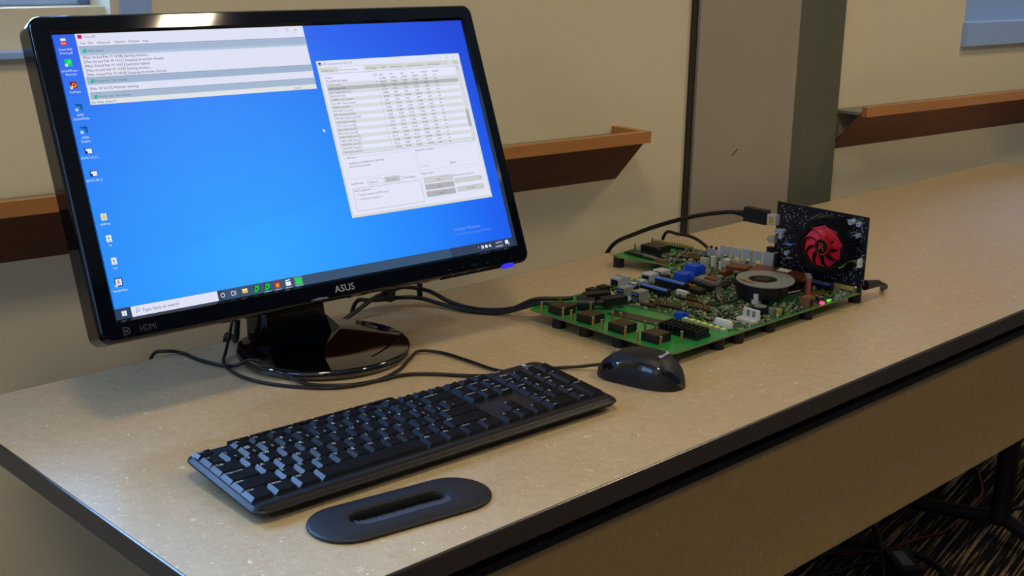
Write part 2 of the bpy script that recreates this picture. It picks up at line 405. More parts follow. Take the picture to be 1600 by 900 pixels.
# wood tray along the wall, in two lengths
def tray(x0, x1, lab):
    t = thing('wall_tray', lab, 'ledge', WT @ Vector((x0, 0, 0.08)), (0, 0, WYAW), 'wooden trays on the back wall'); L = x1-x0
    b = MB()
    b.add([(0, -.072, 0.081), (L, -.072, 0.081), (L, 0, 0.004), (0, 0, 0.004), (0, -.072, 0.089), (L, -.072, 0.089), (L, 0, 0.012), (0, 0, 0.012)],
          [(0, 1, 2, 3), (7, 6, 5, 4), (0, 4, 5, 1), (2, 6, 7, 3), (1, 5, 6, 2), (0, 3, 7, 4)], 'board'); b.build('bottom_board', t)
    l = MB(); l.span((0, -.086, 0.080), (L, -.0722, 0.1), 'lip'); l.build('front_lip', t, bevel=0.0006, label='light orange-brown front lip')
    e = MB(); e.span((L-.014, -.0718, 0.082), (L, 0, 0.1), 'lip')
    e.add([(L-.014, -.0718, .082), (L-.014, 0, .082), (L-.014, 0, .0125), (L, -.0718, .082), (L, 0, .082), (L, 0, .0125)], [(0, 1, 2), (5, 4, 3), (0, 3, 4, 1), (1, 4, 5, 2), (2, 5, 3, 0)], 'board')
    e.build('end_cap', t)
    f = MB(); f.span((0.0, -.0718, 0.082), (L-.0142, -.003, 0.088), 'greenpost2'); f.build('tray_floor', t)
tray(-0.9, 1.240, 'long wooden wall tray running behind the monitor, ending left of the grey panel')
tray(1.845, 4.2, 'wooden wall tray right of the green-grey post, below the right window')
p = MB(WT); p.span((1.425, -0.012, FL), (1.706, -0.0005, CEIL), 'greypanel')
for k in range(3): p.add([(1.53+k*.004, -.0123, .1+k*.004), (1.534+k*.005, -.0123, .1+k*.004), (1.545+k*.002, -.0123, .113)], [(0, 1, 2)], 'seam')
struct(p, 'trim_1')
p = MB(WT); p.span((1.412, -0.006, FL), (1.425, -0.0005, CEIL), 'seam'); struct(p, 'trim_2')
p = MB(WT)
p.add([(1.7065, -0.012, FL), (1.776, -0.004, FL), (1.836, -0.02, FL), (1.842, -0.0005, FL), (1.7065, -.0005, FL)] + [(1.7065, -0.012, CEIL), (1.776, -0.004, CEIL), (1.836, -0.02, CEIL), (1.842, -0.0005, CEIL), (1.7065, -.0005, CEIL)],
      [(0, 1, 6, 5)], 'greenpost')
p.add([(1.7065, -0.012, FL), (1.776, -0.004, FL), (1.836, -0.02, FL), (1.842, -0.0005, FL), (1.7065, -.0005, FL)] + [(1.7065, -0.012, CEIL), (1.776, -0.004, CEIL), (1.836, -0.02, CEIL), (1.842, -0.0005, CEIL), (1.7065, -.0005, CEIL)],
      [(1, 2, 7, 6), (2, 3, 8, 7), (3, 4, 9, 8), (4, 0, 5, 9)], 'greenpost')
struct(p, 'trim_3')
b = MB(WT); b.span((-2.2, -.012, FL), (4.6, 0, FL+.1), 'seam'); struct(b, 'baseboard_back')

# ------------------------------------------------------------------ table
TL, TD, TT = 2.46, 0.613, 0.0235
tb = thing('training_table', 'long folding table with speckled tan laminate top, black edge and tan front panel', 'table', (0, 0, FL))
D = TR((0, 0, -FL))
from mathutils.geometry import tessellate_polygon
def stadium(l, r, n=14):
    out = [(l+r*math.cos(-PI/2+PI*i/n), r*math.sin(-PI/2+PI*i/n)) for i in range(n+1)]
    return out+[(-l+r*math.cos(PI/2+PI*i/n), r*math.sin(PI/2+PI*i/n)) for i in range(n+1)]
GC_, GR_ = (0.2042, 0.0857), -0.155                   # grommet centre and turn
hole = [(GC_[0]+x*math.cos(GR_)-y*math.sin(GR_), GC_[1]+x*math.sin(GR_)+y*math.cos(GR_)) for x, y in stadium(0.052, 0.020)]
o = MB(D); pl = rrect(0.0025, 0.0025, TL-.0025, TD-.0025, 0.03, 8); tri = tessellate_polygon([[Vector((*p, 0)) for p in pl], [Vector((*p, 0)) for p in hole]])
al = pl+hole; na = len(al); npl = len(pl); zt, zb = 0, -TT+.001
def up(t):
    a, b, c = (Vector(al[i]) for i in t); return t if (b-a).cross(c-a) > 0 else (t[0], t[2], t[1])
tri = [up(tuple(t)) for t in tri]
o.add([(x, y, zt) for x, y in al]+[(x, y, zb) for x, y in al], tri+[(a+na, c+na, b+na) for a, b, c in tri]
      + [(i, (i+1) % npl, (i+1) % npl+na, i+na) for i in range(npl)] + [(npl+i, npl+i+na, npl+(i+1) % len(hole)+na, npl+(i+1) % len(hole)) for i in range(len(hole))], 'table')
o.build('tabletop', tb)
o = MB(D); oo = rrect(0, 0, TL, TD, 0.032, 8); ii = rrect(0.0034, 0.0034, TL-.0034, TD-.0034, 0.0295, 8)
o.ring(oo, ii, -TT, -0.0004, 'edge', zi1=0.0002); o.build('edge_band', tb, bevel=0.0026, label='black plastic edge band')
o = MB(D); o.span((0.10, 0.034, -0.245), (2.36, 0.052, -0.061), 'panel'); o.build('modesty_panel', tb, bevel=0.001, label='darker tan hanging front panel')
o = MB(D)
o.span((0.10, 0.03, -0.061), (2.36, 0.056, -0.052), 'edgedark'); o.span((0.10, 0.052, -0.059), (2.36, 0.056, -0.0275), 'edgedark')
o.build('panel_rail', tb)
o = MB(D)
for k in range(58):
    x = 0.2+k*0.013+random.uniform(-.003, .003); o.box((x, 0.030, -0.0325), (0.0060, 0.004, 0.018+random.uniform(-.006, .004)), 'edge', top=(.3, 1))
o.build('cable_comb', tb)
for x in (0.42, 2.02):
    lg = MB(D)
    lg.tube([(x, 0.31, -0.03), (x, 0.31, -0.3), (x, 0.31, -0.6), (x-.005, 0.31, -0.69)], 0.022, 'leg', n=16)
    lg.build('leg', tb)
    ft = MB(D)
    ft.tube([(x-.01, 0.02, FL+.016), (x-.01, 0.14, FL+.022), (x-.01, .24, FL+.045), (x, 0.31, FL+.06), (x, .38, FL+.045), (x, 0.48, FL+.03), (x, .58, FL+.016)], 0.016, 'leg', n=12)
    ft.build('foot', tb)
    br = MB(D); br.span((x-.03, .06, -.05), (x+.03, .56, -.0275), 'leg'); br.build('bracket', tb)

# cable grommet with brush
g = thing('cable_grommet', 'oval black cable grommet with a brush slot in the tabletop, in front of the keyboard', 'grommet', (GC_[0], GC_[1], 0), (0, 0, GR_))
o = MB(); n = 14
rings = [(0.0550, 0.0180, 0.0003), (0.0535, 0.0355, 0.0003), (0.0535, 0.0366, 0.0016), (0.0535, 0.0360, 0.0030), (0.0530, 0.0340, 0.0041), (0.0420, 0.0190, 0.0044), (0.0375, 0.0148, 0.0043), (0.0370, 0.0140, 0.0036), (0.0370, 0.0137, -0.014), (0.0505, 0.0160, -.0155), (0.0515, 0.0190, -.0150), (0.0515, 0.0190, 0.0003)]
vs = []
for l, r, z in rings: vs += [(x, y, z) for x, y in stadium(l, r, n)]
k = 2*(n+1); fs = [(a*k+i, a*k+(i+1) % k, (a+1)*k+(i+1) % k, (a+1)*k+i) for a in range(1, len(rings)-1) for i in range(k)]
o.add(vs, fs, 'grommet', True); o.build('grommet_ring', g)
o = MB(); rb = random.Random(21)
for side, num, m in ((-1, 1500, 'brush'), (1, 900, 'pit')):  # near bristles coloured as lit, far bristles black as if in shade
    for i in range(num):
        x = rb.uniform(-.048, .049); r = math.sqrt(max(0, 0.0136**2-max(0, abs(x)-.0370)**2)); y = side*r
        ln = rb.uniform(.0085, .0125)*(1.15 if rb.random() < .06 else 1); dx = rb.uniform(-.0012, .0026)
        z0 = rb.uniform(.0020, .0032) if side < 0 else -.006; z1 = z0-rb.uniform(.0004, .0022)
        o.add([(x-.00020, y, z0), (x+.00020, y, z0), (x+dx+.00006, y-side*ln, z1), (x+dx-.00006, y-side*ln, z1)], [(0, 1, 2, 3)], m)
bo = o.build('brush', g); bo['kind'] = 'stuff'

# ------------------------------------------------------------------ monitor
mon = thing('monitor', 'black widescreen computer monitor showing a blue desktop with two open windows', 'monitor', (0.400, 0.482, 0))
ux = Vector((math.cos(-0.05413), math.sin(-0.05413), 0)); nv = Vector((-math.sin(-0.05413), math.cos(-0.05413), 0))
uz = Vector((0, 0, math.cos(0.38318))) + nv*math.sin(0.38318); nn = ux.cross(uz)    # nn points towards the viewer
SO = Vector((0.11467, 0.43037, 0.11629)) - Vector((0.400, 0.482, 0))
ST = Matrix.Translation(SO) @ Matrix((( ux.x, uz.x, nn.x, 0), (ux.y, uz.y, nn.y, 0), (ux.z, uz.z, nn.z, 0), (0, 0, 0, 1)))
SW, SH = 0.531, 0.2985
o = MB(ST)
outer = rrect(-0.0215, -0.0225, SW+.0185, SH+.0195, 0.012, 6)
inner = rrect(0, 0, SW, SH, 0.0004, 6)
mid = rrect(-0.0028, -0.003, SW+.0028, SH+.0028, 0.002, 6)
def loft(mb, rings, m, cap=False, smooth=True):
    n = len(rings[0][0]); vs = []
    for poly, z in rings: vs += [(p[0], p[1], z) for p in poly]
    fs = [(a*n+i, a*n+(i+1) % n, (a+1)*n+(i+1) % n, (a+1)*n+i) for a in range(len(rings)-1) for i in range(n)]
    if cap: fs.append(tuple(range(n-1, -1, -1)))
    mb.add(vs, fs, m, smooth); return mb
def grow(d, r): return rrect(-0.0215-d, -0.0225-d, SW+.0185+d, SH+.0195+d, r, 6)
loft(o, [(grow(-.004, .010), -0.032), (grow(0, .012), -0.030), (grow(0.0005, .012), -0.002)], 'glossb', smooth=False)
loft(o, [(grow(0.0005, .012), -0.002), (grow(-.0006, .012), 0.0026), (grow(-.0025, .011), 0.0042)], 'glossb')
loft(o, [(grow(-.0025, .011), 0.0042), (mid, 0.0042), (inner, 0.0004)], 'glossb', smooth=False)
o.text('HDMI', 0.0095, 'logodark', TR((0.0195, -0.0160, 0.0044)), sx=.78)
o.text('D', 0.0125, 'logodark', TR((0.001, -0.0170, 0.0044)), sx=1.0)
o.box((0.0055, -0.0128, 0.0044), (0.003, 0.003, 0.0002), 'logodark')
o.text('ASUS', 0.0112, 'logo', TR((0.2545, -0.0155, 0.0044)) , ext=0.02, sx=1.05)
for i, (u, t) in enumerate(zip((0.419, 0.4395, 0.459, 0.4800, 0.498, 0.5175), ('S/A', '-/+', 'MENU', 'Q/+', 'C', 'o'))):
    o.text(t, 0.0036, 'logodark', TR((u, -0.0158, 0.0044)), 'CENTER')
o.build('bezel', mon)
o = MB(ST); o.add([(0, 0, 0.0005), (SW, 0, 0.0005), (SW, SH, 0.0005), (0, SH, 0.0005)], [(0, 1, 2, 3)], wallpaper_mat())
# rebuild display in its own local frame so the picture follows screen coordinates
disp = MB(); disp.add([(0, 0, 0.0005), (SW, 0, 0.0005), (SW, SH, 0.0005), (0, SH, 0.0005), (0, 0, -.002), (SW, 0, -.002), (SW, SH, -.002), (0, SH, -.002)], [(0, 1, 2, 3)], o.mats[0])
disp.add([(0, 0, 0.0005), (SW, 0, 0.0005), (SW, SH, 0.0005), (0, SH, 0.0005), (0, 0, -.002), (SW, 0, -.002), (SW, SH, -.002), (0, SH, -.002)], [(0, 4, 5, 1), (1, 5, 6, 2), (2, 6, 7, 3), (3, 7, 4, 0), (7, 6, 5, 4)], 'pit')
screen = disp.build('screen', mon); screen.matrix_local = ST; screen['label'] = 'lit screen with blue desktop'

bk = MB(ST)
loft(bk, [(grow(-.004, .010), -0.0320), (grow(-.035, .02), -0.040), (rrect(.10, .04, SW-.10, SH-.05, .02, 6), -0.058)], 'matte', smooth=False)
n_ = 28; bk.add([(p[0], p[1], -0.058) for p in rrect(.10, .04, SW-.10, SH-.05, .02, 6)], [tuple(range(27, -1, -1))], 'matte')
bk.build('back_shell', mon)
# silver tick under the logo
tk = MB(ST)
tk.add([(0.2215, -0.0195, .0044), (0.243, -0.0200, .0044), (0.2445, -0.0185, .0044), (0.232, -0.0172, .0044), (.222, -.0186, .0044)], [(0, 1, 2, 3, 4)], 'silver'); tk.build('silver_tick', mon)
led = MB(ST); led.prism(rrect(0.5040, -0.0262, 0.5195, -0.0208, 0.001, 2), -0.001, 0.0052, emis((52, 44, 232), 1.3)); led.build('power_light', mon, label='glowing blue power light')
for u in (0.4165, 0.4365, 0.4565, 0.4765, 0.4935):
    b_ = MB(ST); b_.prism(rrect(u-.0072, -0.0247, u+.0072, -0.0222, 0.0008, 2), -0.006, 0.0020, 'gloss'); b_.build('button', mon)
# stand
st = MB(); st.lathe([(0.098, 0.0), (0.1025, 0.001), (0.106, 0.0045), (0.1065, 0.0085), (0.1055, 0.0115), (0.103, 0.0128), (0.05, 0.0135), (0.0, 0.0138)], (0.011, 0.011, 0), 'gloss', 96)
st.build('stand_base', mon)
nk = MB(RZ(-0.054))
prof = [(-0.0475, 0.0460, 0.054, 0.098, 0.0130), (-0.0465, 0.0425, 0.056, 0.100, 0.046), (-0.0460, 0.0425, 0.0565, 0.100, 0.047), (-0.0480, 0.0480, 0.060, 0.100, 0.095), (-0.0480, 0.050, 0.056, 0.100, 0.125), (-0.045, 0.05, 0.034, 0.10, 0.22)]
vs = []
for x0, x1, y0, y1, z in prof:
    vs += [(x0, y0+.006, z), (x0+.004, y0, z), (x1-.003, y0, z), (x1, y0+.006, z), (x1, y1, z), (x0, y1, z)]
fs = [(a*6+i, a*6+(i+1) % 6, (a+1)*6+(i+1) % 6, (a+1)*6+i) for a in range(len(prof)-1) for i in range(6)]
fs += [tuple(range(5, -1, -1)), tuple(range(30, 36))]
nk.add(vs, fs, 'neck'); nk.build('stand_neck', mon, bevel=0.0015)
for sx, nm in ((1, 0.0450), (-1, -0.0475)):
    fo = MB(RZ(-0.054)); x = nm
    fo.add([(x-sx*.002, .062, .0134), (x+sx*.016, .052, .0142), (x-sx*.002, .044, .0134), (x-sx*.002, .058, .034)], [(0, 1, 3), (1, 2, 3), (0, 3, 2), (0, 2, 1)], 'gloss'); fo.build('neck_foot', mon)

# ---- what the screen shows (flat light-emitting areas, measured in millimetres on the screen)
class Page:
    def __init__(s, z): s.mb = MB(Matrix.Scale(0.001, 4)); s.z = z
    def rect(s, x0, y0, x1, y1, c, lv=0):
        z = s.z+lv*0.02; s.mb.add([(x0, y0, z), (x1, y0, z), (x1, y1, z), (x0, y1, z)], [(0, 1, 2, 3)], emis(c)); return s
    def poly(s, pts, c, lv=1): s.mb.add([(x, y, s.z+lv*.02) for x, y in pts], [tuple(range(len(pts)))], emis(c)); return s
    def line(s, x0, y0, x1, y1, c, w=0.28, lv=2):
        if abs(x1-x0) > abs(y1-y0): s.rect(x0, y0-w/2, x1, y0+w/2, c, lv)
        else: s.rect(x0-w/2, y0, x0+w/2, y1, c, lv)
        return s
    def frame(s, x0, y0, x1, y1, c, w=.28, lv=2):
        s.line(x0, y0, x1, y0, c, w, lv); s.line(x0, y1, x1, y1, c, w, lv); s.line(x0, y0, x0, y1, c, w, lv); s.line(x1, y0, x1, y1, c, w, lv); return s
    def t(s, x, y, txt, size, c, lv=4, sx=1.0, al='LEFT'):
        s.mb.text(txt, size, emis(c), TR((x, y, s.z+lv*.02)), al, 0, sx); return s
    def disc(s, x, y, r, c, lv=3, n=14): return s.poly([(x+r*math.cos(2*PI*i/n), y+r*math.sin(2*PI*i/n)) for i in range(n)], c, lv)
    def build(s, name, label=None): return s.mb.build(name, screen, label=label)
INK = (58, 60, 78); PALE = (224, 226, 246); BARC = (168, 186, 212); GRY = (218, 222, 228)
p = Page(0.8)
p.rect(23.4, 223.0, 295, 298.5, PALE).rect(24.5, 276.8, 294.6, 284.8, (164, 182, 208), 1).rect(24.5, 275.4, 294.6, 277.5, (178, 200, 224), 1)
p.rect(25, 244.6, 294.6, 251.6, (160, 180, 208), 1).rect(25, 228.5, 294.8, 235.6, (164, 184, 210), 1).rect(23.4, 223.0, 295, 228.5, (226, 228, 230), 1)
for y in (285.0, 251.8, 235.8): p.line(24, y, 294.8, y, (92, 104, 134), 0.35)
for y in (275.2, 244.4): p.line(25, y, 294.6, y, (140, 154, 180), 0.25)
p.rect(25.6, 293.2, 30.2, 297.4, (196, 30, 110), 2); p.t(32.5, 293.8, 'Prime95', 3.6, (110, 110, 135))
for x, tx in zip((26.2, 35, 44.8, 63.6, 79, 95), ('Test', 'Edit', 'Advanced', 'Options', 'Window', 'Help')): p.t(x, 287.3, tx, 3.5, INK)
p.line(257, 294.2, 261, 294.2, (120, 120, 130)); p.frame(270.5, 292.6, 274.3, 296.0, (120, 120, 130)); p.t(283.5, 292.8, 'X', 4, (110, 110, 120))
def leaf(x, y, c=(20, 190, 150)): p.poly([(x, y), (x+2.2, y+3.6), (x+4.6, y+3.9), (x+4.4, y+.2), (x+3, y-.4)], c, 3)
leaf(27.2, 278.6); p.t(33, 279.0, 'Main thread', 3.5, (92, 104, 128))
leaf(28, 246.2); p.t(33, 246.6, 'Worker #2 - Not running', 3.3, (92, 104, 128))
leaf(28, 229.6); p.t(33.5, 230.2, 'Worker #3 - Not running', 3.3, (92, 104, 128))
for i, tx in enumerate(('[Main thread Feb 19 14:48] Starting workers.', '[Main thread Feb 19 14:51] Stopping all worker threads.', '[Main thread Feb 19 14:51] Execution halted.', '[Main thread Feb 19 14:53] Starting workers.', '[Main thread Feb 19 14:56] Stopping all worker threads.')):
    p.t(26.5, 271.8-i*4.6, tx, 3.9, (40, 42, 60), sx=1.0)
p.t(26.5, 238.6, '[Feb 18 16:13] Worker starting', 4.1, (60, 60, 78)); p.t(24.8, 224.2, 'For Help, press F1', 3.6, (80, 82, 96))
p.t(266, 224.2, 'NUM', 3.3, (90, 90, 100)); p.frame(256, 223.8, 264.8, 227.8, (190, 190, 195)); p.frame(276, 223.8, 285, 227.8, (190, 190, 195))
p.build('application_window', 'white window with grey-blue bars and lines of log text')
p = Page(0.85)
p.rect(301.8, 66.5, 514.5, 255.5, (232, 234, 250)); p.rect(301.8, 66.5, 514.5, 247.5, (214, 218, 216), 1); p.rect(301.8, 247.8, 514.5, 255.5, (226, 228, 250), 1)
p.rect(304.6, 69.5, 512, 241, (228, 230, 248), 2)
p.rect(304.5, 249.8, 308, 253.6, (40, 60, 60), 2); p.poly([(305.3, 250.4), (307, 250.4), (307, 252.2)], (220, 230, 230), 3); p.t(309.5, 250.2, 'AMD SystemDeck v1.01.21.00', 3.4, (120, 124, 150))
p.line(482, 250.6, 486, 250.6, (140, 140, 150)); p.frame(492.6, 249.8, 496.2, 253, (140, 140, 150)); p.t(503.4, 250, 'x', 4.4, (120, 120, 130))
for x0, x1, tx, c in ((305, 329, 'GPU/APU Clock', (208, 212, 208)), (331, 366, 'GPU Parameter Monitor', (232, 234, 250)), (368, 388, 'I2C Debugger', (208, 212, 208)), (390, 402, 'ASPM', (208, 212, 208)), (404, 427, 'PCIE Port Status', (208, 212, 208)), (429, 458, 'Performance Counters', (208, 212, 208)), (460, 485, 'PCIE Link Control', (208, 212, 208)), (487, 494, 'F', (208, 212, 208))):
    p.rect(x0, 241, x1, 246.6, c, 3); p.t(x0+1.2, 242.2, tx, 2.75, (84, 88, 100), 5, sx=.92)
p.rect(503, 241.4, 508.5, 245.8, (200, 204, 202), 3); p.frame(503, 241.4, 508.5, 245.8, (150, 154, 150), .25, 4)
TX0, TX1, TY0, TY1 = 309.3, 503.5, 141.0, 239.2
p.rect(TX0, TY0, TX1, TY1, (230, 232, 252), 3)
names = ['Name', 'FreqDPM GFX [MHz]', 'Power Source', 'dGPU Power [W]', 'Peak Temperature [C]', 'PROCHOT [%]', 'STAPM Time Constant', 'Slow PPT Time Constant', 'STAPM Limit [W]', 'PPT FAST Limit [W]', 'PPT SLOW Limit [W]', 'PPT APU ONLY Limit [W]', 'TDC VDD Limit [A]', 'TDC SOC Limit [A]', 'EDC VDD Limit [A]', 'EDC SOC Limit [A]', 'THM CORE Limit [C]', 'THM CORE Value [C]', 'THM GFX Limit [C]', 'THM GFX Value [C]', 'THM SOC Limit [C]']
rnd = random.Random(3)
vals = ['0.00000', '0.00000', '1.322', '53.250', '0.00000', '2000.00', '5.000', '50.400', '53.000', '50.400', '54.000', '55.000', '13.000', '50.000', '17.000', '100.000', '45.110', '100.000', '45.110', '100.000']
for i, nm in enumerate(names):
    y = 233.6-i*4.52
    if i == 3: p.rect(TX0, y-1.1, TX1, y+3.4, (178, 180, 186), 4)
    elif i and i % 2 == 0: p.rect(TX0, y-1.1, TX1, y+3.4, (214, 219, 222), 4)
    p.t(310.6, y, nm, 3.3, (54, 58, 84), 6, sx=.97)
    if i == 0:
        for x, tx in zip((376.5, 385, 401, 417, 433.5, 449.5, 466), ('QTY', 'value', 'min', 'max', 'avg', 'sample', 'enabled')): p.t(x, y, tx, 3.2, (54, 58, 84), 6)
    else:
        p.t(379, y, '1', 3.2, (54, 58, 84), 6)
        for k, x in enumerate((385, 401, 417, 433.5, 449.5)):
            vv = vals[i-1] if k < 4 else '1.6001'
            if k in (1, 2, 3) and i > 2:
                vv = '%.3f' % (float(vals[i-1])*rnd.choice((1, 1, .95, 1.3)))
            p.t(x, y, vv[:7], 3.1, (54, 58, 84), 6, sx=.93)
        p.t(467, y, 'yes', 3.1, (54, 58, 84), 6)
p.rect(504, 141.5, 508.8, 239, (216, 218, 222), 4); p.rect(504.3, 160, 508.4, 182, (172, 174, 182), 5)
p.poly([(505, 235.5), (508, 235.5), (506.5, 237)], (120, 120, 130), 5); p.poly([(505, 144.5), (508, 144.5), (506.5, 143)], (120, 120, 130), 5)
p.frame(TX0, TY0, 509.2, TY1, (120, 130, 190), .35, 6)
p.t(313, 136.4, 'GPU Status', 2.9, INK, 5); p.frame(309.9, 112, 411.5, 137.6, (196, 198, 214), .3, 4); p.rect(312, 136.6, 328, 139, (228, 230, 248), 4)
p.t(314, 129.6, 'Gen[0] Eng: 314.0 MHz Mem: 300.0 MHz', 3.0, INK, 5); p.t(314, 125.6, 'GPU Activity Level: 0.0%', 3.0, INK, 5)
p.frame(413.5, 112, 509, 137.6, (196, 198, 214), .3, 4); p.rect(412.4, 136, 442, 139, (228, 230, 248), 4); p.t(412.8, 136.2, 'Selected Sensor Settings', 2.9, INK, 5)
p.frame(416, 115.6, 418.4, 118, (170, 170, 180), .3, 4); p.t(420, 115.8, 'Enable', 2.8, (150, 152, 165), 5); p.frame(460.8, 115.2, 463.8, 118.2, (90, 90, 105), .35, 4); p.t(461, 115.4, 'v', 3.2, (70, 70, 85), 5); p.t(465, 115.6, 'Plot', 3.0, INK, 5)
p.t(311, 105.2, 'Log File Name', 3.0, INK, 5); p.frame(334, 102.6, 357, 109.0, (150, 150, 165), .3, 4); p.t(335.6, 104.6, 'samples.csv', 3.0, INK, 5)
p.rect(359, 102.8, 380.6, 109.0, (196, 198, 202), 4); p.frame(359, 102.8, 380.6, 109.0, (140, 142, 150), .3, 5); p.t(362, 104.8, 'Set Log File', 3.0, (70, 70, 85), 6); p.frame(384, 104.8, 386.8, 107.8, (100, 100, 115), .3, 4); p.t(388.5, 104.8, 'Save Samples', 2.9, INK, 5)
p.frame(310.8, 73.3, 409.3, 100.2, (130, 132, 165), .35, 4); p.t(312.4, 96.6, 'Sensors supported', 3.1, INK, 5); p.t(314, 91.2, '>', 3, INK, 5); p.t(318.3, 91.2, 'Graphics Sensors on GFX core 0', 3.1, INK, 5); p.t(314, 86, '>', 3, INK, 5); p.t(318.3, 86, 'CPU Sensors on device 1', 3.1, INK, 5)
p.t(413.5, 106.6, 'Plotter Control', 3.0, INK, 5); p.frame(413, 76, 509, 108, (206, 208, 222), .25, 3); p.t(460, 99.6, 'Sampling Frequency (samples/sec)', 2.6, INK, 5, sx=.95)
for x0, y0, x1, y1, c, tx in ((415.2, 95.4, 459.8, 102.4, (202, 204, 206), 'Stop'), (415, 86.8, 459.4, 93.6, (176, 178, 184), 'Clear'), (414.8, 78, 459.2, 84.8, (176, 178, 184), 'Disable All'), (461.5, 90.4, 504.8, 96.4, (206, 208, 206), ''), (462.5, 79.2, 505.4, 85.4, (202, 204, 206), 'Plot Graph')):
    p.rect(x0, y0, x1, y1, c, 4); p.frame(x0, y0, x1, y1, (168, 170, 178), .25, 5)
    if tx: p.t((x0+x1)/2, y0+2.2, tx, 3.0, (84, 86, 100), 6, al='CENTER')
p.t(464, 92.2, '1', 3, INK, 6); p.poly([(501, 94.2), (503.4, 94.2), (502.2, 92.8)], (110, 110, 120), 6)
p.build('application_window', 'white window with a long numeric table, tabs and grey buttons')
p = Page(0.75)
p.rect(0, 0, SW*1000, 11.2, (52, 66, 92)); p.rect(16.6, 0.3, 113.8, 11.0, PALE, 1)
p.rect(120, 0, 430, 11.2, (60, 84, 112), .5)
for i in range(4): p.rect(6.3+(i % 2)*2.7, 3.0+(i//2)*2.7, 8.7+(i % 2)*2.7, 5.4+(i//2)*2.7, (236, 240, 250), 2)
p.disc(23.6, 6.8, 2.0, (90, 92, 110)).disc(23.6, 6.8, 1.5, PALE, 4); p.poly([(22.4, 5.6), (20.8, 3.6), (21.3, 3.3), (22.8, 5.2)], (90, 92, 110), 3)
p.t(28, 3.8, 'Type here to search', 5.0, (88, 90, 108))
p.disc(119.5, 5.5, 2.5, (226, 232, 240), 2).disc(119.5, 5.5, 1.8, (58, 76, 104), 3)
p.frame(130, 3.4, 133.6, 7.6, (226, 232, 240), .5); p.rect(134.6, 3.4, 135.3, 7.6, (226, 232, 240), 2)
p.rect(143.2, 3.4, 149.4, 8.2, (240, 196, 96), 2); p.rect(143.2, 6.4, 149.4, 8.2, (250, 222, 150), 3)
def greenicon(x, y, w, c=(24, 190, 66)):
    p.rect(x-w/2, y-w/2, x+w/2, y+w/2, (20, 70, 50), 2); p.poly([(x-w/2, y-w/2), (x-w/5, y+w/2), (x+w/2, y+w/2), (x+w/2, y-w*.1), (x+.1*w, y-w/2)], c, 3); p.disc(x, y, w*.18, (16, 80, 50), 4, 8)
greenicon(160.3, 5.6, 6.6); greenicon(173.6, 5.6, 6.6)
p.rect(183.2, 2.2, 189.8, 8.8, (206, 26, 30), 2); p.disc(186.5, 5.3, 2.1, (250, 190, 40), 3).disc(186.5, 5.3, 1.0, (150, 20, 20), 4)
p.rect(197, 2.6, 203.4, 7.2, (234, 238, 244), 2); p.poly([(197, 7.8), (203.2, 8.6), (203.2, 9.8), (197, 9)], (234, 238, 244), 2)
p.rect(208, 0.4, 219, 11, (104, 122, 140), 1); p.rect(210, 2.1, 217.2, 9.2, (30, 214, 84), 2)
for x in (173.6, 186.5, 200.2, 213.5): p.rect(x-4.5, 0.2, x+4.5, 0.9, (150, 196, 240), 3)
p.t(473, 4.0, '^', 4.5, (220, 226, 240)); p.rect(478.5, 3.6, 482.4, 7.6, (200, 208, 225), 2); p.disc(486.6, 5.6, 2.2, (226, 230, 240)); p.poly([(490.8, 4.6), (492.4, 4.6), (494, 3.2), (494, 8.2), (492.4, 6.8), (490.8, 6.8)], (220, 226, 240), 2)
p.t(507.5, 6.6, '3:05 PM', 3.2, (235, 238, 248), al='CENTER'); p.t(507.5, 2.0, '2/19/2021', 3.2, (235, 238, 248), al='CENTER'); p.rect(517.8, 4.2, 523, 9, (235, 238, 248), 2); p.disc(523.2, 4.2, 1.6, (160, 170, 190), 3)
p.build('taskbar', 'dark taskbar with search box and coloured icons')
p = Page(0.7)
def lab(y, *lines):
    for i, tx in enumerate(lines): p.t(10.4, y-i*3.9, tx, 3.3, (232, 238, 252), al='CENTER')
def arrow(x, y): p.rect(x, y, x+2.6, y+2.6, (240, 242, 248), 4); p.poly([(x+.5, y+.6), (x+2.2, y+2.2), (x+1.1, y+2.3)], (40, 70, 150), 5)
def done(l=None):
    global p
    p.build('desktop_icon', l); p = Page(0.7)
p.rect(7.4, 287.6, 12.6, 294.4, (236, 238, 244), 1); p.rect(6.8, 286.9, 13.0, 291.6, (208, 44, 40), 2); p.t(9.9, 288.0, 'PDF', 2.9, (245, 240, 240), al='CENTER'); lab(281.6, 'Smart Shift', 'Demo.pdf'); done('white and red document icon')
p.rect(6.5, 265, 14.0, 272.6, (20, 208, 92), 2); p.poly([(7.5, 266), (10, 271), (13.2, 271.8), (12.8, 268)], (60, 230, 130), 3); arrow(6.4, 264.8); lab(259.2, 'prime95.exe -', 'Shortcut'); done('bright green icon')
p.rect(6.6, 241.4, 13.8, 248.6, (150, 16, 24), 2); p.disc(10.8, 244.8, 2.5, (246, 150, 30), 3).disc(10.9, 244.9, 1.1, (90, 10, 10), 4); arrow(6.4, 241.2); lab(236.6, 'FurMark'); done('red and orange icon')
for y0, l1, l2 in ((217.6, 'AMD', 'SystemDeck'), (193.9, 'AMD', 'Graphi...')):
    p.poly([(6.2, y0+7.4), (14.2, y0+7.4), (14.2, y0-.4), (11.9, y0+2), (11.9, y0+5.1), (8.6, y0+5.1)], (14, 92, 140), 2); arrow(6.6, y0+.2); lab(y0-5.2, l1, l2); done('dark blue arrow icon')
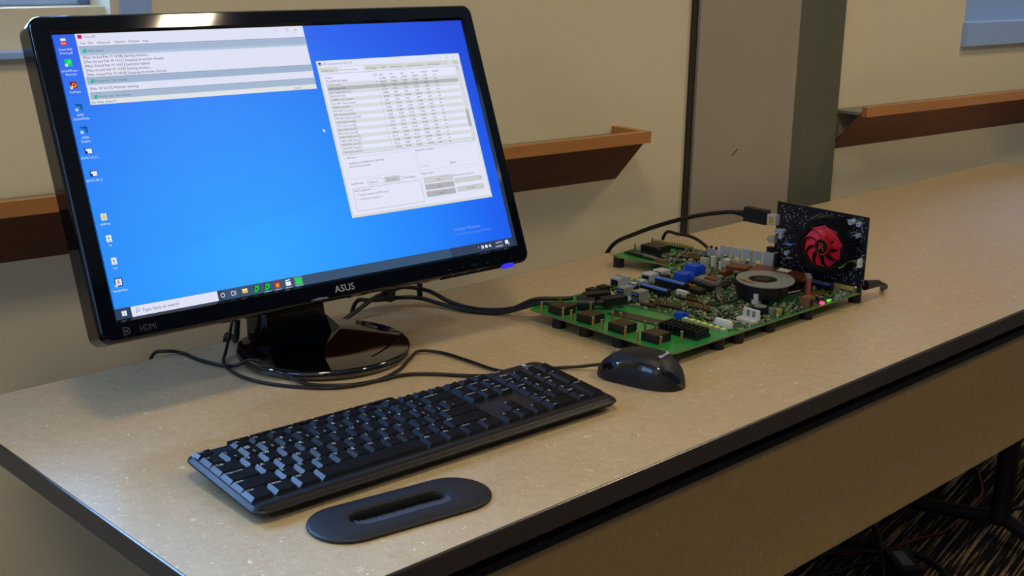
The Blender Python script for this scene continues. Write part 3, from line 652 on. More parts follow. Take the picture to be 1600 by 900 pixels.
for y0, l1 in ((172.6, '20191114_C...'), (148.8, '20191118_C...')):
    p.rect(6.4, y0, 14.4, y0+6.2, (40, 60, 130), 2); p.rect(7.6, y0+.6, 13.8, y0+5.4, (232, 236, 246), 3); p.rect(6.8, y0+.6, 9, y0+3, (40, 30, 70), 4); lab(y0-5, l1); done('small picture icon')
p.rect(7.6, 102.8, 13.4, 109.8, (240, 236, 220), 1); p.rect(8.8, 103.4, 12.2, 109, (226, 194, 104), 2); lab(98.0, 'desktop'); done('yellow folder icon')
for y0, l1 in ((80.0, '13'), (56.4, '1st1')):
    p.rect(7.8, y0, 13.4, y0+7, (232, 234, 232), 1); p.disc(10.4, y0+4, .9, (60, 70, 80), 3); p.rect(9.6, y0+1, 12, y0+2.2, (160, 190, 170), 2); lab(y0-4.8, l1); done('white file icon')
p.rect(6.2, 33.6, 14.6, 42.2, (40, 44, 120), 1); p.rect(7.2, 34.6, 13.6, 41.2, (236, 236, 244), 2); p.t(10.5, 35.7, 'R', 6, (40, 36, 60), 5, al='CENTER'); arrow(5.9, 33.2); lab(28.2, 'RenderDoc'); done('white icon with dark letter R')
p.t(442.6, 31.2, 'Activate Windows', 5.6, (120, 160, 236)); p.t(442.8, 25.4, 'Go to Settings to activate Windows.', 3.9, (104, 148, 232)); p.build('screen_notice', 'pale blue two-line notice'); p = Page(0.7)
p.poly([(290.3, 175), (290.3, 171), (291.3, 171.9), (292.2, 170.6), (292.8, 171), (292, 172.2), (293.2, 172.4)], (240, 244, 250), 3)
p.build('pointer', 'white arrow pointer')

# ------------------------------------------------------------------ keyboard
KL, KD = 0.451, 0.137
kb = thing('computer_keyboard', 'black full-size computer keyboard with white legends lying before the monitor', 'keyboard', (0.0900, 0.1420, 0), (0, 0, -0.046))
def deck(y): return 0.0135 + (y-0.018)*0.080          # deck height over the table
body = MB()
def kring(d, dz, r, z_of=None, yf=0.0):
    out = []
    for x, y in rrect(d, d+yf, KL-d, KD-d, r, 6):
        out.append((x, y, (z_of(y) if z_of else deck(y)+dz)))
    return out
rim = lambda y: 0.0098+max(0, y)*0.070
krs = [kring(.016, 0, .010, lambda y: 0.0030+y*0.03), kring(.0085, 0, .012, lambda y: 0.0036+y*0.04), kring(.0012, 0, .013, lambda y: rim(y)-.0018), kring(0, 0, .013, rim), kring(.0006, 0, .013, lambda y: rim(y)+.0012),
       kring(.0050, -.0006, .010), kring(.0056, 0.0001, .010)]
n_ = len(krs[0]); vs = [p_ for r_ in krs for p_ in r_]
body.add(vs, [(a*n_+i, a*n_+(i+1) % n_, (a+1)*n_+(i+1) % n_, (a+1)*n_+i) for a in range(len(krs)-1) for i in range(n_)], 'keyb', True)
body.add(krs[-1], [tuple(range(n_))], 'keyb'); body.add(krs[0], [tuple(range(n_-1, -1, -1))], 'keyb')
body.build('case', kb)
pr_ = MB(); sec = [(0.0062, .0002), (0.0075, .0016), (0.0120, .0021), (0.0165, .0014), (0.0180, .0001)]
vs = [(x, y, deck(y)+z*(1 if 0.01 < x < KL-.01 else .2)) for x in (.0062, .012, KL-.012, KL-.0062) for y, z in sec]
pr_.add(vs, [(a*5+j, (a+1)*5+j, (a+1)*5+j+1, a*5+j+1) for a in range(3) for j in range(4)], 'keyb', True)
pr_.add([(.0062, .0182, deck(.0182)+.0003), (KL-.0062, .0182, deck(.0182)+.0003), (KL-.0062, .0190, deck(.019)+.0003), (.0062, .019, deck(.019)+.0003)], [(0, 1, 2, 3)], 'pit'); pr_.build('front_ridge', kb)
pr_ = MB(); pr_.add([(.013, .0002, .0082), (KL-.013, .0002, .0082), (KL-.013, .0018, .0066), (.013, .0018, .0066)], [(0, 3, 2, 1), (0, 1, 2, 3)], 'pit'); pr_.build('seam', kb)
for x in (0.02, KL-.036):
    ru = MB(); ru.span((x, 0.018, 0), (x+.016, 0.026, 0.0045), 'rub'); ru.build('rubber_pad', kb)
for x in (0.03, KL-.05):
    ft = MB(); ft.add([(x, KD-.028, .012), (x+.016, KD-.028, .012), (x+.016, KD-.02, .012), (x, KD-.02, .012), (x, KD-.018, 0), (x+.016, KD-.018, 0), (x+.016, KD-.013, 0), (x, KD-.013, 0)],
                      [(0, 1, 2, 3), (7, 6, 5, 4), (0, 4, 5, 1), (1, 5, 6, 2), (2, 6, 7, 3), (3, 7, 4, 0)], 'rub'); ft.build('foot', kb)
U = 0.01965; R0 = 0.0215; KXO = 0.0062
def key(x, y, w, txt, h=0.0044, d=None, second=None, small=False):
    """One key: left x (m), front y (m), width in metres; sloping sides, dished top, legend at the upper left."""
    d = d or U-.0008; z = deck(y)-.0006
    k = MB(TR((x, y, z)) @ RX(math.atan(0.080)))
    a, bq, t = 0.0046, 0.0008, h
    vs = [(0, 0, 0), (w, 0, 0), (w, d, 0), (0, d, 0), (a, bq, t), (w-.0012, bq, t), (w-.0012, d-.0016, t), (a, d-.0016, t), ((w)/2, bq, t-.0005), (w/2, d-.0016, t-.0005)]
    k.add(vs, [(4, 8, 9, 7), (8, 5, 6, 9)], 'keytop')
    k.add(vs, [(0, 1, 5, 8, 4), (1, 2, 6, 5), (2, 3, 7, 9, 6), (3, 0, 4, 7)], 'keyskirt')
    sz = 0.0058 if len(txt) <= 1 else (0.0046 if len(txt) <= 3 else 0.0036)
    if small: sz *= .8
    k.text(txt, sz, 'print_', TR((a+.0007, d-.0020-sz*.8, t+.00012)), 'LEFT', .012, 1.1)
    if second: k.text(second, 0.0050 if len(second) == 1 else .0036, 'print_', TR((a+(.0050 if len(second) == 1 else .0010), bq+.0016, t+.00012)), 'LEFT', .012)
    k.build('key', kb)
def row(y, keys, x0=KXO):
    x = x0
    for kx_ in keys:
        if isinstance(kx_, (int, float)): x += kx_*U; continue
        t_, wd = kx_[0], kx_[1]
        key(x, y, wd*U-.0011, t_, second=kx_[2] if len(kx_) > 2 else None); x += wd*U
Ry = [R0+i*0.0191 for i in range(5)]
row(Ry[0], [('Ctrl', 1.25), ('Win', 1.25), ('Alt', 1.25), ('', 6.25), ('Alt', 1.25), ('Fn', 1.25), ('Menu', 1.25), ('Ctrl', 1.25), .18, ('<', 1), ('v', 1), ('>', 1), .18, ('0', 2, 'Ins'), ('.', 1, 'Del')])
row(Ry[1], [('Shift', 2.25)] + [(c, 1) for c in 'ZXCVBNM'] + [('<', 1, ','), ('>', 1, '.'), ('?', 1, '/'), ('Shift', 2.75), 1.18, ('^', 1), 1.18, ('1', 1, 'End'), ('2', 1), ('3', 1, 'PgDn')])
row(Ry[2], [('Caps Lock', 1.75)] + [(c, 1) for c in 'ASDFGHJKL'] + [(':', 1, ';'), ('"', 1, "'"), ('Enter', 2.25), 3.36, ('4', 1), ('5', 1), ('6', 1)])
row(Ry[3], [('Tab', 1.5)] + [(c, 1) for c in 'QWERTYUIOP'] + [('{', 1, '['), ('}', 1, ']'), ('|', 1.5, '\\'), .18, ('Delete', 1), ('End', 1), ('Page', 1, 'Down'), .18, ('7', 1, 'Home'), ('8', 1), ('9', 1, 'PgUp')])
row(Ry[4], [('~', 1, '`')] + [(a, 1, b) for a, b in zip('!@#$%^&*()_+', '1234567890-=')] + [('Backspace', 2), .18, ('Insert', 1), ('Home', 1), ('Page', 1, 'Up'), .18, ('Num', 1, 'Lock'), ('/', 1), ('*', 1), ('-', 1)])
xe = KXO+(15+.18+3+.18+3)*U
key(xe, Ry[0], U-.0011, 'Enter', d=2*0.0191-.0013); key(xe, Ry[2], U-.0011, '+', d=2*0.0191-.0013)
FY = Ry[4]+0.0191+0.0028
def frow(x, labels):
    for t_ in labels: key(x, FY, U-.0011, t_, h=0.0036, d=0.0112, small=True); x += U
frow(KXO, ['Esc']); frow(KXO+2*U, ['F1', 'F2', 'F3', 'F4']); frow(KXO+6.5*U, ['F5', 'F6', 'F7', 'F8']); frow(KXO+11*U, ['F9', 'F10', 'F11', 'F12']); frow(KXO+15.18*U, ['Print', 'Scroll', 'Pause'])
rc = MB()
for x0, x1 in ((KXO, KXO+U+.012), (KXO+2*U, KXO+6*U), (KXO+6.5*U, KXO+10.5*U), (KXO+11*U, KXO+15*U), (KXO+15.18*U, KXO+18.2*U), (KXO+18.9*U, KXO+21.6*U)):
    y0, y1 = (FY-.0032, FY+.0005) if x1 < KXO+18.5*U else (FY+.004, FY+.0075)
    rc.add([(x0-.001, y0, deck(y0)+.00012), (x1, y0, deck(y0)+.00012), (x1, y1, deck(y1)+.00012), (x0-.001, y1, deck(y1)+.00012)], [(0, 1, 2, 3)], 'pit')
rc.build('key_recess', kb)
lg = MB(RX(math.atan(0.080)))
lg.text('K200', 0.0042, 'print_', TR((KXO+18.9*U, FY+.010, deck(0)+.0004)), sx=1.1)
lg.text('Logitech', 0.0038, 'print_', TR((KXO+20.9*U, FY+.0045, deck(0)+.0004)))
lg.prism([(KXO+21.2*U+.0030*math.cos(t)*1.1, FY+.0105+.0022*math.sin(t)) for t in [i*PI/6 for i in range(2, 12)]], deck(0)+.0001, deck(0)+.0004, 'print_')
lgo = lg.build('printing', kb, label='white maker name and model lettering')
for i in range(8):
    x = 0.047+i*0.0245; y = KD-.0048
    mb = MB(TR((x, y, deck(y)-.0034)) @ RX(-0.12)); mb.box((0.0115, 0.002, .0022), (0.0228, 0.0075, 0.006), 'keytop', top=(.97, .8)); mb.text(('II', '<', '>', 'o', '-', '+', '@', '*')[i], 0.0032, 'print_', TR((0.011, 0.0005, .0053)))
    mb.build('media_button', kb)

# ------------------------------------------------------------------ mouse
ms = thing('computer_mouse', 'black wired computer mouse with glossy band, in front of the green circuit board', 'mouse', (0.6295, 0.1690, 0), (0, 0, math.atan2(0.25, 0.97)))
def mouse_rings(hs=1.0):
    out = []; n = 26; N = 36
    for i in range(n+1):
        t = 0.5-0.5*math.cos(PI*i/n); y = -0.055+0.110*t      # -y is the palm end
        u = 2*t-1; s_ = max(0.0, 1-abs(u)**2.7)**0.5
        w_ = 0.0285*s_*(1-0.07*math.exp(-((u-.15)/.35)**2)) + 0.0004
        hgt = 0.0372*max(0.0, 1-abs((u+.12)/(1.12 if u > -.12 else .88))**2.5)**0.62*(1-0.10*max(0, u)) + .0008
        out.append((y, w_, hgt))
    return out
rg = mouse_rings(); bodyM = MB(); vs = []; N = 32
for y, w_, h_ in rg:
    for k in range(N+1):
        a = PI*k/N; c_, s_ = math.cos(a), math.sin(a)
        vs.append((w_*(abs(c_)**0.62)*(1 if c_ > 0 else -1), y, 0.0012+h_*(s_**0.80)))
idx = lambda i, k: i*(N+1)+k
low, band, top = [], [], []
for i in range(len(rg)-1):
    t = (i+.5)/(len(rg)-1)
    wave = 6.2-2.9*math.sin(max(0, t-.1)*PI*.95)+ (2.4 if t < .12 else 0)
    for k in range(N):
        kk = min(k, N-1-k); f = (idx(i, k), idx(i, k+1), idx(i+1, k+1), idx(i+1, k))
        f = tuple(reversed(f))
        lim = 2.5+3.2*(1-t) if t > .3 else 3.0+ 3.0*t/.3
        wb = 3.2 if t > .25 else 3.2+(0.25-t)*24
        (low if kk < lim else band if kk < lim+wb else top).append(f)
bodyM.add(vs, low, 'matte', True); bodyM.add(vs, [tuple(idx(i, 0) for i in range(len(rg)))+tuple(idx(i, N) for i in range(len(rg)-1, -1, -1))], 'matte')
bodyM.build('mouse_body', ms)
o = MB(); o.add(vs, band, 'gloss', True); o.build('side_band', ms, label='glossy black band')
o = MB(); o.add(vs, top, 'matte', True)
o.build('top_cover', ms, label='matte black top cover')
o = MB(); o.cyl((-0.0035, 0.031, 0.0222), (0.0035, 0.031, 0.0222), 0.0092, 'greyc', 20); o.build('scroll_wheel', ms, label='light grey scroll wheel')
o = MB(); o.text('Microsoft', 0.0062, 'print_', TR((0, -0.0300, 0.0362)) @ RX(0.33) , 'CENTER', 0.05); o.build('lettering', ms, label='small white maker name')

# ------------------------------------------------------------------ circuit board (millimetres in its own frame)
BT = Matrix.Scale(0.001, 4)
bd = thing('circuit_board', 'large green circuit board crowded with parts on rubber feet, right of the keyboard', 'circuit board', (0.693, 0.172, 0), (0, 0, -0.012))
Z = 18.0
def bmb(): return MB(BT)
outline = [(-2, 2), (8, 0), (410, 2), (430, 8), (436, 60), (440, 200), (442, 398), (436, 402), (306, 378), (304, 366), (322, 300), (316, 268), (240, 262), (12, 254), (-2, 248)]
o = bmb(); o.prism(outline, Z-2, Z, 'pcb', side='pcbside'); o.build('board_panel', bd)
# populated area: thin denser-coloured zone printed on the mask
o = bmb(); o.prism([(132, 4), (408, 5), (426, 12), (436, 200), (438, 330), (395, 335), (330, 330), (320, 262), (240, 256), (110, 246), (104, 205), (118, 120), (122, 30)], Z, Z+.15, 'trace'); o.build('component_area', bd)
for x, y in ((312, 371), (12, 206), (14, 158), (14, 100), (14, 14), (101, 12), (141, 12), (212, 14), (300, 14), (424, 16), (430, 390), (200, 245), (428, 200), (320, 262)):
    f = bmb(); f.cyl((x, y, 0), (x, y, Z-2), 9 if x != 312 else 8.5, 'rub', 20); f.build('rubber_foot', bd)
def socket(x, y, s=26, h=11, name='pin_socket'):
    o = bmb(); o.box((x, y, Z+h/2), (s, s, h), 'chip')
    for i in range(9):
        for j in range(9): o.box((x-s*.42+i*s*.105, y-s*.42+j*s*.105, Z+h+.25), (.8, .8, .5), 'gold')
    return o.build(name, bd)
for x, y in ((19, 208), (20, 157), (21, 102), (23, 48)): socket(x, y)
socket(378, 352, 34)
for x, y in [(-1+2, 228), (40, 232), (3, 190), (4, 176), (49, 184), (3, 136), (3, 121), (38, 135), (44, 126), (3, 81), (3, 61), (40, 81), (44, 67), (6, 26), (42, 23), (346, 368), (400, 378)]:
    q = bmb(); q.cyl((x, y, Z), (x, y, Z+13), 1.7, 'gold', 10); q.cyl((x, y, Z+13), (x, y, Z+14), 2.0, 'steel', 10); q.build('contact_post', bd)
# finned heatsink
o = bmb(); hs = TR((72, 44, Z)) @ RZ(0.06)
o.box((0, 0, 1.5), (30, 62, 3), 'chip', T=hs)
for i in range(5):
    for j in range(9): o.box((-12+i*6, -27+j*6.8, 6.5), (3.6, 3.8, 9), 'fins', T=hs)
o.build('finned_heatsink', bd)
o = bmb(); o.prism([(60, 164), (80, 168), (94, 88), (72, 80)], Z, Z+1.2, 'chipb'); o.build('flat_shield', bd, label='flat dark brown plate')
def part(name, mb, label=None, bevel=0): return mb.build(name, bd, label=label, bevel=bevel)
def usbstack(x, y):
    o = bmb(); o.box((x, y, Z+8), (20, 14, 16), 'steel')
    for z in (4, 11.5): o.box((x-10.2, y, Z+z), (1.2, 12, 5.5), 'pit'); o.box((x-10.6, y, Z+z+.5), (1.2, 10, 1.8), 'slotblue')
    part('port_stack', o)
usbstack(138, 203); usbstack(139, 176)
o = bmb(); o.box((176, 246, Z+7.5), (24, 18, 15), 'tin'); o.box((163.8, 246, Z+7), (.8, 13, 10), 'pit'); o.box((176, 246, Z+15.6), (6, 16, 1), 'steel'); part('network_jack', o)
for x, y in ((112, 240), (134, 240)):
    o = bmb(); o.box((x, y, Z+5), (15, 13, 10), 'chip'); o.cyl((x-7.6, y, Z+5), (x-10, y, Z+5), 4, 'chip'); part('audio_jack', o)
for x, y in ((241, 246), (270, 248)):
    o = bmb(); o.box((x, y, Z+4.5), (20, 18, 9), 'tin'); o.box((x-10.2, y, Z+4.5), (.6, 13, 5), 'pit'); part('display_port', o)
def slot(x, y0, y1, w=8, h=11, strip=True, name='expansion_slot'):
    o = bmb(); o.span((x-w/2, y0, Z), (x+w/2, y1, Z+h), 'chip')
    if strip: o.span((x-w/2-.3, y0+1, Z+h-2.2), (x-w/2+3.4, y1-1, Z+h+.5), 'slotblue')
    o.span((x-.2+2, y0+2, Z+h), (x+w/2-.6, y1-2, Z+h+.2), 'pit')
    part(name, o)
slot(185, 163, 212, 9); slot(166, 205, 226, 9); slot(222, 162, 216, 10, 14)
slot(390, 34, 96, 9, 10)
for x, y, r in ((268, 205, .1), (316, 224, .1), (121, 90, 0)):
    o = bmb(); k = 0.55 if x == 121 else 1
    o.box((x, y, Z+6*k+1), (22*k, 20*k, 13*k), 'blue', rz=r); o.box((x+6, y-9*k, Z+6*k), (10*k, 8*k, 11*k), 'blue', rz=r); part('terminal_block', o, 'bright blue block')
def header(x0, y0, x1, y1, n, rows=2, h=9, base='chip'):
    o = bmb(); d = Vector((x1-x0, y1-y0, 0)); L = d.length; d.normalize(); nrm = Vector((-d.y, d.x, 0)); a = math.atan2(d.y, d.x)
    o.box(((x0+x1)/2, (y0+y1)/2, Z+1.5), (L, rows*2.6, 3), base, rz=a)
    for i in range(n):
        for r in range(rows):
            p_ = Vector((x0, y0, 0))+d*(L*(i+.5)/n)+nrm*((r-(rows-1)/2)*2.5); o.box((p_.x, p_.y, Z+h/2), (.8, .8, h), 'gold')
    part('pin_header', o)
header(412, 385, 424, 312, 16); header(141, 152, 150, 112, 10, h=10); header(166, 118, 170, 78, 11, h=10); header(152, 240, 158, 200, 8, h=8)
header(190, 156, 196, 120, 9, h=7); header(340, 40, 366, 30, 8, 2, 7, 'orange'); header(126, 172, 130, 140, 8, h=6); header(376, 300, 384, 250, 12, h=8)
def clip(x, y, m, h=24, w=15):
    o = bmb(); o.span((x-3, y-w/2, Z), (x+3, y-w/2+1.6, Z+h), m); o.span((x-3, y+w/2-1.6, Z), (x+3, y+w/2, Z+h), m)
    o.span((x-3.6, y-w/2, Z+h*.48), (x-2.2, y+w/2, Z+h), m); o.span((x-3.6, y-w/2, Z+h), (x+3.6, y+w/2, Z+h+1), m); o.span((x+2.2, y-w/2, Z+h*.6), (x+3.6, y+w/2, Z+h), m)
    part('spring_clip', o, 'silver spring clip' if m == 'tin' else 'khaki spring clip')
for x, y in ((412, 240), (415, 221), (418, 202), (421, 184)): clip(x, y, 'tin')
for x, y in ((338, 222), (352, 194), (366, 184)): clip(x, y, 'khaki', 20, 12)
o = bmb()
for dy in (-5, 5): o.box((424, 272+dy, Z+6), (9, 9, 12), 'tin'); o.cyl((424, 272+dy, Z+12), (424, 272+dy, Z+16), 2.2, 'chip', 10)
part('switch_pair', o)
o = bmb(); o.cyl((364, 210, Z), (364, 210, Z+12), 5, 'white_', 16); o.box((382, 214, Z+7), (8, 8, 14), 'white_'); o.box((372, 232, Z+8), (6, 6, 16), 'white_'); part('white_capacitor', o)
o = bmb(); o.box((340, 345, Z+1.2), (24, 60, 2.4), 'chip', rz=-.06); o.box((334, 330, Z+3), (6, 60, 3), 'greyc', rz=-.06); o.box((331, 352, Z+4), (8, 26, 2), 'chipb', rz=-.06); part('long_connector', o)
# processor, copper sink and blower
o = bmb(); o.box((282, 168, Z+2), (34, 52, 4), 'chip'); o.box((286, 172, Z+6), (24, 38, 4), 'greyc'); part('processor_frame', o)
o = bmb(); o.box((288, 165, Z+9.2), (18, 22, 2.4), 'copper'); o.box((328, 152, Z+22), (24, 30, 5), 'copper', rz=.2); o.box((308, 160, Z+15), (26, 9, 8), 'copper', rz=.1)
part('copper_spreader', o, 'bright copper block')
bl = bmb(); cx, cy = 284, 78
prof2 = []
for i in range(40):
    t = 2*PI*i/40; r = 39+3.2*math.sin(2*t+.6); prof2.append((cx+r*1.0*math.cos(t), cy+r*math.sin(t)))
bl.prism(prof2, Z+8, Z+26, 'fins', smooth=True); part('blower_housing', bl)
bl = bmb(); hole = [(cx+20*math.cos(2*PI*i/40), cy+20*math.sin(2*PI*i/40)) for i in range(40)]
big = []
for (x, y) in prof2:
    k = 1.09; big.append((cx+3+(x-cx)*k, cy-2+(y-cy)*k*1.04))
bl.ring(big, hole, Z+26, Z+27.5, 'steel'); part('blower_cover', bl, 'silver cover plate with round opening')
bl = bmb(); bl.cyl((cx, cy, Z+26), (cx, cy, Z+26.6), 19.6, 'pit', 40); bl.cyl((cx, cy, Z+26.6), (cx, cy, Z+27.6), 11, 'chip', 28)
for i in range(14):
    t = 2*PI*i/14; bl.box((cx+15*math.cos(t), cy+15*math.sin(t), Z+26.9), (7, 1.2, 1), 'chip', rz=t+.5)
part('blower_rotor', bl)
o = bmb(); o.prism([(312, 124), (350, 134), (364, 56), (330, 44)], Z+21, Z+26.5, 'copper'); o.prism([(338, 94), (354, 98), (357, 80), (341, 77)], Z+27, Z+27.3, 'label'); part('copper_plate', o, 'reddish copper plate')
o = bmb()
for k in range(16): o.prism([(322+k*2.1, 46+k*.7), (323+k*2.1, 46.3+k*.7), (311+k*2.1, 117+k*.7), (310+k*2.1, 117+k*.7)], Z+8, Z+21, 'fins')
part('cooling_fins', o)
for x, y, m in ((246, 124, 'steel'), (352, 50, 'steel'), (340, 40, 'tubered')):
    o = bmb(); o.cyl((x, y, Z), (x, y, Z+27), 3.4, m, 14); o.cyl((x, y, Z+27), (x, y, Z+29), 4.6, 'steel', 14); part('cooler_post', o)
o = bmb(); o.tube([(262, 106, Z+18), (248, 118, Z+22), (228, 116, Z+12), (218, 102, Z+3), (226, 88, Z+3), (250, 84, Z+8)], 1.7, 'cable', 8); part('blower_cable', o)
o = bmb(); o.box((250, 62, Z+9), (11, 9, 15), 'white_')
for j, m in enumerate(('wireo', 'wireo', 'wirer', 'wirey')): o.tube([(248+j*1.6, 62, Z+15), (250+j*1.4, 64, Z+24), (256+j, 70, Z+28), (254+j, 84, Z+29), (258+j, 98, Z+28)], .7, m, 6)
part('fan_plug', o, 'white plug with thin tan and red wires')
o = bmb(); o.box((127, 24, Z+6.5), (9, 28, 13), 'white_'); part('power_header', o, 'white block connector', .4)
o = bmb(); o.box((176, 22, Z+2), (14, 28, 4), 'white_'); o.box((181, 20, Z+9), (4, 24, 15), 'white_'); o.box((178.8, 24, Z+11), (.5, 5, 8), 'greyc'); o.box((178.8, 15, Z+11), (.5, 5, 8), 'greyc'); part('latch_connector', o, 'white latched connector')
o = bmb(); o.box((203, 154, Z+5), (6, 18, 8), 'white_'); o.box((204, 140, Z+3), (7, 14, 6), 'chip'); part('small_socket', o)
o = bmb(); o.cyl((222, 36, Z), (222, 36, Z+9), 12, 'chip', 28); o.cyl((222, 36, Z+9), (222, 36, Z+9.6), 8.5, 'greyc', 28); part('buzzer', o)
o = bmb(); o.cyl((228, 22, Z), (228, 22, Z+9), 4.5, 'greyc', 16); o.cyl((236, 16, Z), (236, 16, Z+7), 4.5, 'yellow', 12); part('capacitor', o)
o = bmb(); o.box((296, 50, Z+9), (64, 4, 2), 'label', rz=-.12, top=(1, 1)); o.box((296, 52, Z+5), (72, 9, 9), 'chip', rz=-.12); o.box((296, 45, Z+4), (68, 2.5, 7), 'trace', rz=-.12); part('memory_module', o, 'memory module with pale label')
o = bmb(); o.box((297, 12, Z+7), (16, 13, 14), 'orange'); o.cyl((305, 5.2, Z+7), (300, 5.2, Z+7), 0.1, 'pit', 8); o.cyl((297, 5.4, Z+7), (297, 4.9, Z+7), 5, 'pit', 18); part('power_jack', o)
o = bmb(); o.box((324, 6, Z+1.2), (6, 4, 2.4), emis((255, 50, 120), 3.0)); part('indicator_light', o, 'glowing pink-red light')
o = bmb(); o.box((342, 7, Z+1.2), (6, 3, 2), emis((120, 220, 40), 1.4)); part('indicator_light', o, 'glowing green light')
for i in range(7):
    o = bmb(); y = 78-i*10.2; o.box((118, y, Z+1.6), (7, 8.4, 3.2), 'cream'); o.box((119.5, y+1, Z+3.4), (4.2, 3, .5), emis((170, 225, 50), .85)); part('indicator_light', o, 'yellow-green lamp on a pale block')
for x, y, sx, sy, h, m in ((232, 150, 14, 18, 7, 'chip'), (256, 148, 10, 16, 9, 'chip'), (206, 100, 20, 16, 2, 'chip'), (175, 60, 18, 18, 2, 'chip'), (240, 20, 12, 10, 3, 'chip'), (330, 20, 20, 16, 3, 'chip'), (388, 130, 18, 18, 3, 'chip'), (350, 160, 10, 22, 6, 'chip'), (300, 215, 14, 14, 3, 'chip'), (260, 232, 10, 10, 6, 'chip'), (400, 170, 14, 10, 4, 'chip'), (145, 55, 12, 12, 2, 'chip'), (158, 38, 12, 20, .6, 'label'), (236, 166, 5, 14, 9, 'gold'), (396, 290, 16, 20, 3, 'chip'), (348, 285, 12, 12, 3, 'chip'), (330, 300, 8, 18, 5, 'orange'), (378, 240, 18, 12, 3, 'chip'), (214, 238, 12, 10, 5, 'tin'), (196, 238, 8, 8, 4, 'white_'), (104, 208, 6, 12, 4, 'tin'), (350, 322, 6, 6, 14, 'chip')):
    o = bmb(); o.box((x, y, Z+h/2), (sx, sy, h), m); part('chip', o)
# the countless surface-mounted parts
def inside(x, y, poly):
    c = False; n = len(poly)
    for i in range(n):
        x1, y1 = poly[i]; x2, y2 = poly[i-1]
        if (y1 > y) != (y2 > y) and x < (x2-x1)*(y-y1)/(y2-y1)+x1: c = not c
    return c
dense = [(132, 4), (408, 5), (426, 12), (434, 200), (436, 320), (395, 330), (330, 325), (322, 262), (240, 254), (112, 244), (106, 205), (126, 120), (130, 30)]
o = bmb(); cnt = 0; rs = random.Random(11); pal = ['cream']*5+['khaki']*4+['greyc']*4+['chip']*8+['tin']*1+['orange', 'yellow', 'gold', 'pcb', 'pcb', 'pcb', 'trace', 'trace']
while cnt < 3400:
    x, y = rs.uniform(100, 436), rs.uniform(4, 330)
    if not inside(x, y, dense): continue
    a, b_ = rs.uniform(1.2, 4.2), rs.uniform(1.0, 3.2); h = rs.choice((.6, .8, 1.0, 1.4, 2.0, 3.4))
    o.box((x, y, Z+.1+h/2), (a, b_, h), rs.choice(pal), rz=rs.choice((0, PI/2))); cnt += 1
for k in range(26): x, y = rs.uniform(150, 400), rs.uniform(10, 240); 
sp = part('surface_components', o, 'dense tiny surface-mounted components'); sp['kind'] = 'stuff'

# ------------------------------------------------------------------ graphics card standing in the rear-right slot
GC = thing('graphics_card', 'navy graphics card with round black heatsink and red fan, standing upright on the circuit board', 'graphics card', (1.0835, 0.3015, 0.0295))
# local millimetres: x along the card (towards the camera side), y up, z out of the fan face (towards -X)
GT = Matrix(((0, 0, -0.001, 0), (-0.001, 0, 0, 0), (0, 0.001, 0, 0), (0, 0, 0, 1)))
def gmb(): return MB(GT)
o = gmb(); o.prism([(0, 6), (52, 6), (52, 0), (56, 0), (56, -4), (100, -4), (100, 0), (104, 0), (104, -4), (136, -4), (136, 4), (140, 4), (141, -6), (147, -4), (147, 6), (150, 8), (150, 104), (0, 104)], -0.9, .9, 'cardpcb', side='pcbside'); o.build('board_panel', GC)
o = gmb(); o.span((104.3, -3.8, .9), (135.5, 2.5, 1.0), 'yellow'); o.span((56.3, -3.8, .9), (99.8, 0, 1.0), 'yellow'); o.build('edge_contacts', GC, label='yellow gold contact strip')
cx, cy = 92, 56
o = gmb(); o.cyl((cx, cy, 1), (cx, cy, 4), 42, 'fins', 60)
nf = 64
for i in range(nf):
    t = 2*PI*i/nf; a1 = t+.25
    r0, r1 = 33.5, 42+6*max(0, math.cos(t))
    p0 = Vector((cx+r0*math.cos(t), cy+r0*math.sin(t), 0)); p1 = Vector((cx+r1*math.cos(a1), cy+r1*math.sin(a1), 0)); d = (p1-p0); nr = Vector((-d.y, d.x, 0)).normalized()*.55
    o.prism([tuple((p0-nr)[:2]), tuple((p1-nr)[:2]), tuple((p1+nr)[:2]), tuple((p0+nr)[:2])], 4, 19, 'fins')
o.ring([(cx+33.5*math.cos(2*PI*i/48), cy+33.5*math.sin(2*PI*i/48)) for i in range(48)], [(cx+32*math.cos(2*PI*i/48), cy+32*math.sin(2*PI*i/48)) for i in range(48)], 4, 20, 'fins')
o.build('radial_heatsink', GC)
for i in range(9):
    t0 = 2*PI*i/9+.1; nb = 7; vs = []; fx, fy = cx-2, cy-1
    bmv = gmb()
    for j in range(nb):
        u = j/(nb-1); r = 11+u*19.5; wdt = .20+.14*u; t = t0+.42*u*u
        for e, zz in ((-wdt, 13.5), (wdt, 19.0)):
            vs.append((fx+r*math.cos(t+e), fy+r*math.sin(t+e), zz))
        for e, zz in ((-wdt, 12.7), (wdt, 18.2)):
            vs.append((fx+r*math.cos(t+e), fy+r*math.sin(t+e), zz))
    fs = []
    for j in range(nb-1):
        a, b_ = j*4, (j+1)*4; fs += [(a, a+1, b_+1, b_), (a+2, b_+2, b_+3, a+3), (a, b_, b_+2, a+2), (a+1, a+3, b_+3, b_+1)]
    fs += [(0, 2, 3, 1), ((nb-1)*4, (nb-1)*4+1, (nb-1)*4+3, (nb-1)*4+2)]
    bmv.add(vs, fs, 'fanred', False); bmv.build('fan_blade', GC)
o = gmb(); o.cyl((cx-2, cy-1, 8), (cx-2, cy-1, 19.6), 12, 'fanred', 32); o.cyl((cx-2, cy-1, 19.6), (cx-2, cy-1, 20.2), 10.6, 'gloss', 32)
o.text('R', 15, 'fanred', TR((cx-2, cy-6.2, 20.3)), 'CENTER', 0.01, 1.1); o.build('fan_hub', GC, label='black hub badge with red letter R')
rs = random.Random(5); o = gmb()
